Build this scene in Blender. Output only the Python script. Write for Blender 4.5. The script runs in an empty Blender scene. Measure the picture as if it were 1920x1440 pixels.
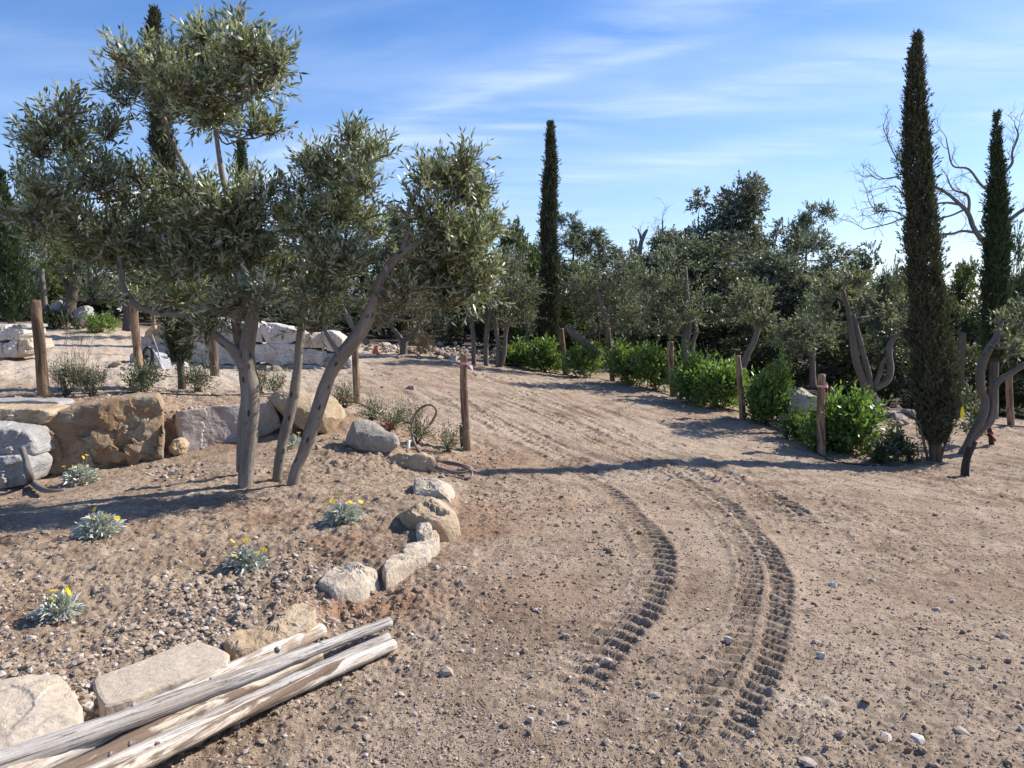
import bpy, math, random
import numpy as np

# ---------------------------------------------------------------- camera, sky, sun, exposure
SC = bpy.context.scene
COL = SC.collection
F = 1450.0                      # focal length in photograph pixels (1920 wide)
PITCH = math.radians(5.3)
CAMZ = 1.6
cam = bpy.data.cameras.new('camera')
cam.sensor_width = 36.0
cam.lens = 36.0 * F / 1920.0
cam.clip_start = 0.05
cam.clip_end = 3000
camo = bpy.data.objects.new('camera', cam)
COL.objects.link(camo)
camo.location = (0, 0, CAMZ)
camo.rotation_euler = (math.pi / 2 - PITCH, 0, 0)
SC.camera = camo

SUN_EL, SUN_AZ = 38.0, 66.0     # azimuth from +Y towards +X
world = bpy.data.worlds.new('World')
SC.world = world
world.use_nodes = True
sun = bpy.data.lights.new('sun', 'SUN')
sun.energy = 5.0
sun.angle = math.radians(0.5)
sun.color = (1.0, 0.94, 0.85)
suno = bpy.data.objects.new('sun', sun)
COL.objects.link(suno)
suno.location = (20, 10, 25)
suno.rotation_euler = (math.radians(90 - SUN_EL), 0, math.radians(180 - SUN_AZ))
SC.view_settings.view_transform = 'Standard'
SC.view_settings.look = 'None'
SC.view_settings.gamma = 1.0
SC.view_settings.use_curve_mapping = False
SC.view_settings.exposure = 0.58
SKY_STRENGTH = 0.1


def pix(u, v, Y):
    """the world point at depth Y (along +Y) seen at photograph pixel (u, v)"""
    x = (u - 960.0) / F
    y = -(v - 720.0) / F
    cp, sp = math.cos(PITCH), math.sin(PITCH)
    d = np.array([x, cp + y * sp, -sp + y * cp])
    return np.array([0, 0, CAMZ]) + d * (Y / d[1])


def ray(u, v):
    return pix(u, v, 1.0) - np.array([0, 0, CAMZ])


def setup_world():
    nt = world.node_tree
    N, L = nt.nodes, nt.links
    bg = N['Background']
    bg.inputs['Strength'].default_value = SKY_STRENGTH
    sky = N.new('ShaderNodeTexSky')
    sky.sky_type = 'NISHITA'
    sky.sun_disc = False
    sky.sun_elevation = math.radians(SUN_EL)
    sky.sun_rotation = math.radians(SUN_AZ)
    sky.altitude = 300
    sky.air_density = 1.0
    sky.dust_density = 0.6
    sky.ozone_density = 3.0
    hs = N.new('ShaderNodeHueSaturation')
    hs.inputs['Saturation'].default_value = 1.24
    hs.inputs['Value'].default_value = 1.06
    L.new(sky.outputs[0], hs.inputs['Color'])
    # cirrus: noise on a high flat layer, p = dir.xy / (dir.z + 0.06)
    geo = N.new('ShaderNodeNewGeometry')
    neg = N.new('ShaderNodeVectorMath'); neg.operation = 'SCALE'; neg.inputs['Scale'].default_value = -1.0
    L.new(geo.outputs['Incoming'], neg.inputs[0])
    sep = N.new('ShaderNodeSeparateXYZ')
    L.new(neg.outputs[0], sep.inputs[0])

    def math_n(op, a, b=None, clamp=False):
        m = N.new('ShaderNodeMath'); m.operation = op; m.use_clamp = clamp
        for i, q in enumerate((a, b)):
            if q is None: continue
            if isinstance(q, (int, float)): m.inputs[i].default_value = q
            else: L.new(q, m.inputs[i])
        return m.outputs[0]
    zz = math_n('ADD', math_n('MAXIMUM', sep.outputs[2], 0.0), 0.06)
    px = math_n('DIVIDE', sep.outputs[0], zz)
    py = math_n('DIVIDE', sep.outputs[1], zz)
    comb = N.new('ShaderNodeCombineXYZ')
    L.new(px, comb.inputs[0]); L.new(py, comb.inputs[1])

    def lay(u, v):
        d = ray(u, v); d = d / np.linalg.norm(d)
        return d[:2] / (d[2] + 0.06)

    def wisp(scale, rot, stretch, lo, hi, seed):
        mp = N.new('ShaderNodeMapping')
        mp.inputs['Rotation'].default_value = (0, 0, rot)
        mp.inputs['Location'].default_value = (seed, seed * 1.7, 0)
        mp.inputs['Scale'].default_value = (1.0, stretch, 1)
        L.new(comb.outputs[0], mp.inputs[0])
        nz = N.new('ShaderNodeTexNoise')
        nz.inputs['Scale'].default_value = scale
        nz.inputs['Detail'].default_value = 7
        nz.inputs['Roughness'].default_value = 0.55
        nz.inputs['Distortion'].default_value = 0.35
        L.new(mp.outputs[0], nz.inputs['Vector'])
        mr = N.new('ShaderNodeMapRange'); mr.interpolation_type = 'SMOOTHSTEP'
        mr.inputs[1].default_value = lo; mr.inputs[2].default_value = hi
        L.new(nz.outputs[0], mr.inputs[0])
        return mr.outputs[0]

    def band(a, b, w, amp):
        p0, p1 = lay(*a), lay(*b)
        t = (p1 - p0) / np.linalg.norm(p1 - p0)
        n = np.array([-t[1], t[0]])
        c = float(n @ p0)
        e = math_n('ADD', math_n('ADD', math_n('MULTIPLY', px, float(n[0])), math_n('MULTIPLY', py, float(n[1]))), -c)
        wob = N.new('ShaderNodeTexNoise'); wob.inputs['Scale'].default_value = 1.3; wob.inputs['Detail'].default_value = 3
        L.new(comb.outputs[0], wob.inputs['Vector'])
        e = math_n('ADD', e, math_n('MULTIPLY', math_n('SUBTRACT', wob.outputs[0], 0.5), w * 1.4))
        e = math_n('DIVIDE', e, w)
        g = math_n('POWER', 2.718, math_n('MULTIPLY', math_n('MULTIPLY', e, e), -1.0))
        ang = math.atan2(t[1], t[0])
        ws = wisp(1.6, -ang, 3.2, 0.28, 0.74, 3.0 + c)
        return math_n('MULTIPLY', math_n('MULTIPLY', g, ws), amp)
    tot = band((890, 255), (1900, 95), 0.26, 0.42)
    tot = math_n('ADD', tot, band((690, 262), (1290, 12), 0.16, 0.40))
    tot = math_n('ADD', tot, band((990, 158), (1230, 95), 0.06, 0.30))
    tot = math_n('ADD', tot, band((1380, 290), (1900, 215), 0.3, 0.28))
    a = lay(890, 255); b = lay(1900, 95)
    tot = math_n('ADD', tot, math_n('MULTIPLY', wisp(0.7, -math.atan2(b[1] - a[1], b[0] - a[0]), 2.2, 0.36, 0.80, 7.3), 0.24), clamp=True)
    # pale veil of thin high cloud everywhere low in the sky
    low = N.new('ShaderNodeMapRange'); low.interpolation_type = 'SMOOTHSTEP'
    low.inputs[1].default_value = 0.42; low.inputs[2].default_value = 0.02
    low.inputs[3].default_value = 0.0; low.inputs[4].default_value = 0.26
    L.new(sep.outputs[2], low.inputs[0])
    tot = math_n('ADD', tot, low.outputs[0], clamp=True)
    mix = N.new('ShaderNodeMix'); mix.data_type = 'RGBA'
    L.new(tot, mix.inputs[0])
    tint = N.new('ShaderNodeMix'); tint.data_type = 'RGBA'; tint.blend_type = 'MULTIPLY'; tint.inputs[0].default_value = 1
    tint.inputs[7].default_value = (1.0, 1.0, 1.16, 1)
    L.new(hs.outputs[0], tint.inputs[6])
    L.new(tint.outputs[2], mix.inputs[6])
    mix.inputs[7].default_value = (5.6, 6.7, 8.6, 1)
    L.new(mix.outputs[2], bg.inputs['Color'])


setup_world()

# ---------------------------------------------------------------- numeric helpers
rng = np.random.default_rng(11)
random.seed(5)


def vnoise(P, seed=0):
    P = np.asarray(P, dtype=np.float64)
    n, dim = P.shape
    fl = np.floor(P)
    fr = P - fl
    fr = fr * fr * fr * (fr * (fr * 6 - 15) + 10)
    ip = fl.astype(np.int64)
    primes = (374761393, 668265263, 2147483029)
    out = np.zeros(n)
    for c in range(1 << dim):
        h = np.full(n, (seed * 1013904223 + 12345) & 0xffffffff, dtype=np.int64)
        w = np.ones(n)
        for k in range(dim):
            b = (c >> k) & 1
            h = (h + (ip[:, k] + b) * primes[k]) & 0xffffffff
            w = w * (fr[:, k] if b else 1 - fr[:, k])
        h = ((h ^ (h >> 13)) * 1274126177) & 0xffffffff
        h = ((h ^ (h >> 16)) * 1103515245) & 0xffffffff
        h = h ^ (h >> 15)
        out += w * (h & 0xffffff) / float(0xffffff)
    return out * 2 - 1


def fbm(P, octaves=4, seed=0, gain=0.5, lac=2.03):
    P = np.asarray(P, dtype=np.float64)
    out = np.zeros(len(P)); a = 1.0; s = 0
    for o in range(octaves):
        out += a * vnoise(P, seed + o * 17); s += a
        P = P * lac + 3.7; a *= gain
    return out / s


def smooth(a, b, x):
    t = np.clip((x - a) / (b - a), 0, 1)
    return t * t * (3 - 2 * t)


def unit(v):
    v = np.asarray(v, dtype=float)
    return v / np.maximum(np.linalg.norm(v, axis=-1, keepdims=True), 1e-9)


# ---------------------------------------------------------------- terrain surface
DRIVE = [(872, 845, 9.7), (1055, 704, 20.3), (1143, 716, 18.2), (1257, 745, 16), (1388, 785, 13.8), (1540, 855, 11.4),
         (1755, 865, 11), (1815, 895, 10), (1893, 800, 14), (960, 780, 12), (1200, 850, 10), (760, 730, 13.5), (900, 700, 17),
         (1700, 780, 15), (1300, 700, 20), (1500, 900, 8.6), (890, 900, 8.0), (1900, 1000, 6.8), (1900, 1200, 4.0),
         (1500, 1440, 2.72), (960, 1440, 2.72), (1200, 1000, 5.6), (770, 1065, 4.83), (1200, 1200, 3.8), (830, 895, 8.05)]
TERR = [(72, 745, 9.7), (257, 693, 14), (400, 705, 13), (667, 760, 11.8), (450, 692, 17), (650, 690, 17), (100, 640, 20),
        (150, 612, 25), (0, 610, 25), (800, 660, 22), (950, 690, 20), (180, 755, 9.0), (400, 765, 9.6), (560, 745, 10.2),
        (20, 760, 8.6), (-200, 740, 9)]
BED = [(460, 915, 7.36), (550, 905, 7.3), (60, 905, 8.0), (300, 862, 8.6), (520, 812, 9.6), (640, 806, 9.5), (750, 850, 8.6),
       (640, 975, 6.0), (465, 1075, 4.85), (185, 1012, 5.3), (130, 1165, 3.95), (0, 1300, 3.15), (400, 1440, 2.7),
       (-300, 920, 7.8), (-300, 1100, 4.5), (500, 1200, 3.8)]
FAR = [(-30, 45, 1.5), (0, 45, .3), (30, 45, -.8), (-15, 30, 1.3), (15, 30, -.7), (8, 20, -.6), (14, 12, -.9), (20, 4, -.9),
       (-14, 12, .7), (6, 2.5, -.2), (-5, 1.5, .1), (0, 0, 0), (0, -4, 0), (-8, -4, 0), (8, -4, -.2)]


class Surf:
    def __init__(s, pts):
        P = np.array(pts); s.P = P
        n = len(P)
        A = np.zeros((n + 3, n + 3))
        r = np.hypot(P[:, None, 0] - P[None, :, 0], P[:, None, 1] - P[None, :, 1])
        A[:n, :n] = s.k(r) + np.eye(n) * 0.6
        A[:n, n:] = np.c_[np.ones(n), P[:, :2]]
        A[n:, :n] = A[:n, n:].T
        s.w = np.linalg.solve(A, np.r_[P[:, 2], 0, 0, 0])

    @staticmethod
    def k(r):
        return np.where(r > 0, r * r * np.log(np.maximum(r, 1e-9)), 0)

    def __call__(s, x, y):
        x = np.asarray(x, float); y = np.asarray(y, float)
        z = s.w[-3] + s.w[-2] * x + s.w[-1] * y
        for (px_, py_, _), w in zip(s.P, s.w):
            d2 = (x - px_) ** 2 + (y - py_) ** 2
            z = z + w * 0.5 * d2 * np.log(np.maximum(d2, 1e-12))
        return z


dr = [tuple(pix(*p)) for p in DRIVE] + FAR
front = [tuple(pix(*p)) for p in BED if p[1] > 1000]
HI = Surf(dr + [tuple(pix(*p)) for p in TERR])
LO = Surf(dr + [tuple(pix(*p)) for p in BED])
STEP = np.array([(-30, 7.2), (-9, 7.6), (-5.3, 8.35), (-3.95, 8.8), (-2.9, 9.55), (-2.0, 9.5), (-1.25, 8.7), (-0.7, 8.1), (0.2, 8.0), (30, 8.0)])


BORDER = np.array([(2.0, -2.3), (2.7, -1.85), (3.1, -1.50), (3.7, -1.17), (4.2, -.97), (4.8, -.70), (5.4, -.56), (6.2, -.50), (7.0, -.52), (8.0, -.7), (9, -1)])


def H(x, y):
    x = np.asarray(x, float); y = np.asarray(y, float)
    xc, yc = np.clip(x, -26, 26), np.clip(y, -4, 44)
    g = np.interp(xc, STEP[:, 0], STEP[:, 1])
    wd = np.where(xc < -0.7, 0.30, 0.30 + (xc + 0.7).clip(0, 3) * 1.5)
    m = smooth(0.10, 1.0, (yc - g) / wd * 0.9)
    z = LO(xc, yc) * (1 - m) + HI(xc, yc) * m
    xb = np.interp(yc, BORDER[:, 0], BORDER[:, 1])
    t = xb - xc
    z = z + 0.075 * smooth(-.06, .07, t) * (1 - .75 * smooth(.15, 1.6, t)) * smooth(2.0, 2.8, yc) * (1 - smooth(6.8, 7.8, yc))
    z = np.clip(z, -1.2, 1.7)
    r = np.hypot(x, y)
    return z * (1 - smooth(60, 160, r))


def h1(x, y):
    return float(H(np.array([x]), np.array([y]))[0])


GX, GY = np.arange(-45, 45.01, .12), np.arange(.6, 62, .12)
HG_ = H(*[q.ravel() for q in np.meshgrid(GX, GY, indexing='ij')]).reshape(len(GX), len(GY))


def Hq(x, y):
    fx = np.clip((np.asarray(x) - GX[0]) / .12, 0, len(GX) - 1.001); fy = np.clip((np.asarray(y) - GY[0]) / .12, 0, len(GY) - 1.001)
    i, j = fx.astype(int), fy.astype(int); a, b = fx - i, fy - j
    return (HG_[i, j] * (1 - a) + HG_[i + 1, j] * a) * (1 - b) + (HG_[i, j + 1] * (1 - a) + HG_[i + 1, j + 1] * a) * b


def hit(u, v):
    """where the line of sight through a pixel meets the ground"""
    d = ray(u, v)
    t = np.geomspace(1.5, 60, 900)
    X, Y, Z = d[0] * t, d[1] * t, CAMZ + d[2] * t
    below = Z < Hq(X, Y)
    i = int(np.argmax(below)) if below.any() else len(t) - 1
    if i == 0: i = 1
    a, b = t[i - 1], t[i]
    for _ in range(14):
        m = (a + b) / 2
        if CAMZ + d[2] * m < Hq(d[0] * m, d[1] * m): b = m
        else: a = m
    m = (a + b) / 2
    x, y = d[0] * m, d[1] * m
    return np.array([x, y, h1(x, y)])


def on_plane(u, v, z):
    d = ray(u, v)
    t = (z - CAMZ) / d[2]
    return np.array([0, 0, CAMZ]) + d * t


# ---------------------------------------------------------------- mesh helpers
def make_mesh(name, V, quads=None, tris=None, mat=None, smooth_=True, tone=None, tuv=None):
    V = np.asarray(V, dtype=np.float32)
    me = bpy.data.meshes.new(name)
    nq = 0 if quads is None else len(quads)
    nt = 0 if tris is None else len(tris)
    me.vertices.add(len(V)); me.vertices.foreach_set('co', V.ravel())
    idx = []
    if nq: idx.append(np.asarray(quads, dtype=np.int32).ravel())
    if nt: idx.append(np.asarray(tris, dtype=np.int32).ravel())
    idx = np.concatenate(idx)
    me.loops.add(len(idx)); me.loops.foreach_set('vertex_index', idx)
    st = np.concatenate([np.arange(nq) * 4, nq * 4 + np.arange(nt) * 3]).astype(np.int32)
    me.polygons.add(nq + nt); me.polygons.foreach_set('loop_start', st)
    me.update(calc_edges=True)
    me.polygons.foreach_set('use_smooth', np.full(nq + nt, smooth_, dtype=bool))
    if tone is not None:
        a = me.attributes.new('tone', 'FLOAT', 'POINT'); a.data.foreach_set('value', np.asarray(tone, dtype=np.float32))
    if tuv is not None:
        a = me.attributes.new('tuv', 'FLOAT_VECTOR', 'POINT'); a.data.foreach_set('vector', np.asarray(tuv, dtype=np.float32).ravel())
    if mat: me.materials.append(mat)
    me.validate()
    return me


def obj(name, me, parent=None, loc=(0, 0, 0)):
    o = bpy.data.objects.new(name, me)
    COL.objects.link(o)
    o.location = loc
    if parent is not None: o.parent = parent
    return o


def tag(o, label=None, cat=None, group=None, kind=None):
    if label: o['label'] = label
    if cat: o['category'] = cat
    if group: o['group'] = group
    if kind: o['kind'] = kind
    return o


def empty(name, loc, label, cat, group=None):
    o = bpy.data.objects.new(name, None)
    COL.objects.link(o)
    o.empty_display_size = 0.1
    o.location = tuple(loc)
    return tag(o, label, cat, group)


class MB:
    """collects vertices, quads and triangles of one mesh"""
    def __init__(s): s.V = []; s.Q = []; s.T = []; s.tone = []; s.uv = []; s.n = 0

    def add(s, V, quads=None, tris=None, tone=0.5, uv=None):
        V = np.asarray(V, float)
        s.V.append(V)
        if quads is not None and len(quads): s.Q.append(np.asarray(quads) + s.n)
        if tris is not None and len(tris): s.T.append(np.asarray(tris) + s.n)
        s.tone.append(np.broadcast_to(np.asarray(tone, float), (len(V),)))
        s.uv.append(np.zeros((len(V), 3)) if uv is None else uv)
        s.n += len(V)

    def mesh(s, name, mat, origin=(0, 0, 0), smooth_=True):
        V = np.concatenate(s.V) - np.asarray(origin)
        return make_mesh(name, V, np.concatenate(s.Q) if s.Q else None, np.concatenate(s.T) if s.T else None, mat, smooth_,
                         np.concatenate(s.tone), np.concatenate(s.uv))


def catmull(P, per=6):
    P = np.asarray(P, float)
    if len(P) < 3:
        return P
    Q = np.vstack([2 * P[0] - P[1], P, 2 * P[-1] - P[-2]])
    out = []
    for i in range(1, len(Q) - 2):
        p0, p1, p2, p3 = Q[i - 1], Q[i], Q[i + 1], Q[i + 2]
        for t in np.arange(per) / per:
            out.append(0.5 * (2 * p1 + (p2 - p0) * t + (2 * p0 - 5 * p1 + 4 * p2 - p3) * t * t + (3 * p1 - p0 - 3 * p2 + p3) * t ** 3))
    out.append(P[-1])
    return np.array(out)


def tube(mb, P, R, seg=8, rough=0.0, freq=6.0, seed=0, cap=True, per=5, tone=0.5):
    """a round limb through the points P with radius R at each"""
    P = np.asarray(P, float); R = np.asarray(R, float)
    if per > 1 and len(P) > 2:
        full = catmull(np.c_[P, R], per)
        P, R = full[:, :3], np.maximum(full[:, 3], 1e-4)
    n = len(P)
    T = unit(np.gradient(P, axis=0))
    ref = np.array([0.13, 0.97, 0.2]) if abs(T[0][1]) < 0.85 else np.array([0.97, 0.1, 0.2])
    A = np.zeros_like(P)
    a = np.cross(T[0], ref)
    for i in range(n):
        a = a - T[i] * (a @ T[i]); a = a / np.linalg.norm(a); A[i] = a
    B = np.cross(T, A)
    ang = np.arange(seg) / seg * 2 * math.pi
    ca, sa = np.cos(ang), np.sin(ang)
    D = A[:, None] * ca[None, :, None] + B[:, None] * sa[None, :, None]
    rr = np.repeat(R[:, None], seg, 1)
    V0 = P[:, None] + D * rr[..., None]
    if rough:
        nz = fbm(V0.reshape(-1, 3) * freq, 3, seed).reshape(n, seg)
        rr = rr * (1 + rough * nz)
        V0 = P[:, None] + D * rr[..., None]
    s = np.r_[0, np.cumsum(np.linalg.norm(np.diff(P, axis=0), axis=1))] + seed * 1.37
    uv = np.stack([np.repeat(s[:, None], seg, 1), ca[None] * R[:, None], sa[None] * R[:, None]], -1).reshape(-1, 3)
    i = np.arange(n - 1)[:, None] * seg; j = np.arange(seg)[None]; j2 = (j + 1) % seg
    quads = np.stack([i + j, i + j2, i + seg + j2, i + seg + j], -1).reshape(-1, 4)
    V = V0.reshape(-1, 3); tris = []
    if cap:
        k = len(V)
        V = np.vstack([V, P[0] - T[0] * R[0] * .15, P[-1] + T[-1] * R[-1] * .15])
        uv = np.vstack([uv, [s[0], 0, 0], [s[-1], 0, 0]])
        for q in range(seg):
            tris.append((k, (q + 1) % seg, q))
            tris.append((k + 1, (n - 1) * seg + q, (n - 1) * seg + (q + 1) % seg))
    mb.add(V, quads, np.array(tris) if tris else None, tone, uv)


# ---------------------------------------------------------------- materials
def new_mat(name):
    m = bpy.data.materials.new(name); m.use_nodes = True
    nt = m.node_tree
    return m, nt, nt.nodes, nt.links, nt.nodes['Principled BSDF']


def n_noise(N, L, vec, scale, detail=5, rough=0.55, dist=0.0):
    n = N.new('ShaderNodeTexNoise')
    n.inputs['Scale'].default_value = scale; n.inputs['Detail'].default_value = detail
    n.inputs['Roughness'].default_value = rough; n.inputs['Distortion'].default_value = dist
    if vec is not None: L.new(vec, n.inputs['Vector'])
    return n.outputs[0]


def n_ramp(N, L, fac, stops):
    r = N.new('ShaderNodeValToRGB')
    e = r.color_ramp.elements
    while len(e) < len(stops): e.new(0.5)
    for q, (p, c) in zip(e, stops):
        q.position = p; q.color = (*c, 1) if len(c) == 3 else c
    L.new(fac, r.inputs[0])
    return r.outputs[0]


def n_mix(N, L, fac, a, b, mode='MIX'):
    m = N.new('ShaderNodeMix'); m.data_type = 'RGBA'; m.blend_type = mode
    for i, q in ((0, fac), (6, a), (7, b)):
        if isinstance(q, (int, float)): m.inputs[i].default_value = q
        elif isinstance(q, tuple): m.inputs[i].default_value = (*q, 1)
        else: L.new(q, m.inputs[i])
    return m.outputs[2]


def n_map(N, L, v, a, b, c=0.0, d=1.0):
    m = N.new('ShaderNodeMapRange')
    for i, q in enumerate((a, b, c, d)): m.inputs[i + 1].default_value = q
    L.new(v, m.inputs[0])
    return m.outputs[0]


def n_bump(N, L, h, strength, dist, normal=None):
    b = N.new('ShaderNodeBump'); b.inputs['Strength'].default_value = strength; b.inputs['Distance'].default_value = dist
    L.new(h, b.inputs['Height'])
    if normal is not None: L.new(normal, b.inputs['Normal'])
    return b.outputs[0]


def n_attr(N, name, out='Fac'):
    a = N.new('ShaderNodeAttribute'); a.attribute_name = name
    return a.outputs[out]


def n_rand(N):
    return N.new('ShaderNodeObjectInfo').outputs['Random']


def soil_mat():
    m, nt, N, L, b = new_mat('soil')
    co = N.new('ShaderNodeTexCoord').outputs['Object']
    big = n_noise(N, L, co, 0.55, 4)
    mid = n_noise(N, L, co, 3.2, 6, 0.6, 0.3)
    fine = n_noise(N, L, co, 34, 6, 0.7)
    vfine = n_noise(N, L, co, 150, 4, 0.7)
    base = n_ramp(N, L, mid, [(0.28, (0.255, 0.186, 0.125)), (0.5, (0.388, 0.292, 0.214)), (0.72, (0.48, 0.375, 0.28))])
    base = n_mix(N, L, n_map(N, L, big, 0.35, 0.7, 0.0, 0.55), base, (0.42, 0.325, 0.23))
    patch = n_noise(N, L, co, 1.4, 5, 0.65, 0.8)
    base = n_mix(N, L, n_map(N, L, patch, 0.52, 0.36, 0.0, 0.75), base, (0.245, 0.172, 0.115))
    micro_shade = n_noise(N, L, co, 11, 6, 0.7, 0.4)  # dark blotches painted in for tiny shadows the relief does not resolve
    base = n_mix(N, L, 0.85, base, n_ramp(N, L, micro_shade, [(0.30, (0.55, 0.52, 0.49)), (0.46, (1, 1, 1)), (0.70, (1.2, 1.2, 1.2))]), 'MULTIPLY')
    red = n_map(N, L, n_attr(N, 'red'), 0, 1)
    base = n_mix(N, L, red, base, (0.30, 0.155, 0.085))
    pale = n_attr(N, 'pale')
    base = n_mix(N, L, pale, base, (0.56, 0.465, 0.36))
    base = n_mix(N, L, n_attr(N, 'litter'), base, n_ramp(N, L, fine, [(0.35, (0.05, 0.042, 0.03)), (0.65, (0.14, 0.105, 0.07))]))
    base = n_mix(N, L, 0.95, base, n_ramp(N, L, fine, [(0.3, (0.55, 0.53, 0.5)), (0.5, (1, 1, 1)), (0.72, (1.2, 1.2, 1.2))]), 'MULTIPLY')
    base = n_mix(N, L, 0.6, base, n_ramp(N, L, vfine, [(0.32, (0.6, 0.58, 0.55)), (0.55, (1, 1, 1)), (0.75, (1.35, 1.35, 1.35))]), 'MULTIPLY')
    # small pale chips in the dirt
    vo = N.new('ShaderNodeTexVoronoi'); vo.inputs['Scale'].default_value = 55
    vo.inputs['Randomness'].default_value = 1.0
    L.new(co, vo.inputs['Vector'])
    chipsel = N.new('ShaderNodeSeparateColor'); L.new(vo.outputs['Color'], chipsel.inputs[0])
    mm = N.new('ShaderNodeMath'); mm.operation = 'MULTIPLY'
    L.new(n_map(N, L, vo.outputs['Distance'], 0.28, 0.16), mm.inputs[0]); L.new(n_map(N, L, chipsel.outputs[0], 0.74, 0.78), mm.inputs[1])
    base = n_mix(N, L, n_map(N, L, mm.outputs[0], 0, 1, 0, 0.7), base, n_mix(N, L, chipsel.outputs[1], (0.5, 0.42, 0.34), (0.36, 0.27, 0.2)))
    L.new(base, b.inputs['Base Color'])
    b.inputs['Roughness'].default_value = 0.95
    b.inputs['Specular IOR Level'].default_value = 0.15
    h1_ = n_bump(N, L, fine, 0.9, 0.022)
    h2_ = n_bump(N, L, vfine, 0.8, 0.007, h1_)
    h3_ = n_bump(N, L, mm.outputs[0], 0.8, 0.012, h2_)
    L.new(h3_, b.inputs['Normal'])
    return m


def rock_mat(name, cols, scale=2.2, bump=0.02, dirt=(0.36, 0.23, 0.14), dirt_amt=0.5, streak=0.0):
    m, nt, N, L, b = new_mat(name)
    co = N.new('ShaderNodeTexCoord').outputs['Object']
    ws = co
    a = n_noise(N, L, ws, scale, 7, 0.62, 0.5)
    n = len(cols)
    c = n_ramp(N, L, a, [(0.28 + 0.44 * i / (n - 1), q) for i, q in enumerate(cols)])
    f = n_noise(N, L, ws, scale * 14, 6, 0.7)
    c = n_mix(N, L, 0.6, c, n_ramp(N, L, f, [(0.3, (0.66, 0.64, 0.62)), (0.5, (1, 1, 1)), (0.72, (1.22, 1.22, 1.22))]), 'MULTIPLY')
    d = n_noise(N, L, ws, scale * 1.3, 5, 0.6, 1.0)
    c = n_mix(N, L, n_map(N, L, d, 0.52, 0.72, 0, dirt_amt), c, dirt)
    # thin dark cracks
    mu = n_noise(N, L, ws, scale * 1.7, 4, 0.5, 1.6)
    ab = N.new('ShaderNodeMath'); ab.operation = 'ABSOLUTE'
    su = N.new('ShaderNodeMath'); su.operation = 'SUBTRACT'; su.inputs[1].default_value = 0.5
    L.new(mu, su.inputs[0]); L.new(su.outputs[0], ab.inputs[0])
    crack = n_map(N, L, ab.outputs[0], 0.0, 0.012, 1, 0)
    cm = N.new('ShaderNodeMath'); cm.operation = 'MULTIPLY'
    L.new(crack, cm.inputs[0]); L.new(n_map(N, L, n_noise(N, L, ws, scale * 0.9, 2), 0.5, 0.62), cm.inputs[1])
    c = n_mix(N, L, n_map(N, L, cm.outputs[0], 0, 1, 0, 0.45), c, (0.12, 0.09, 0.065))
    L.new(c, b.inputs['Base Color'])
    b.inputs['Roughness'].default_value = 0.9
    b.inputs['Specular IOR Level'].default_value = 0.2
    n1 = n_bump(N, L, a, 0.8, bump * 2.2)
    n2 = n_bump(N, L, f, 0.9, bump, n1)
    n4 = n_bump(N, L, n_noise(N, L, ws, scale * 40, 4, 0.7), 0.7, bump * 0.35, n2)
    n3 = n_bump(N, L, cm.outputs[0], -0.8, bump * 1.0, n4)
    L.new(n3, b.inputs['Normal'])
    return m


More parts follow.
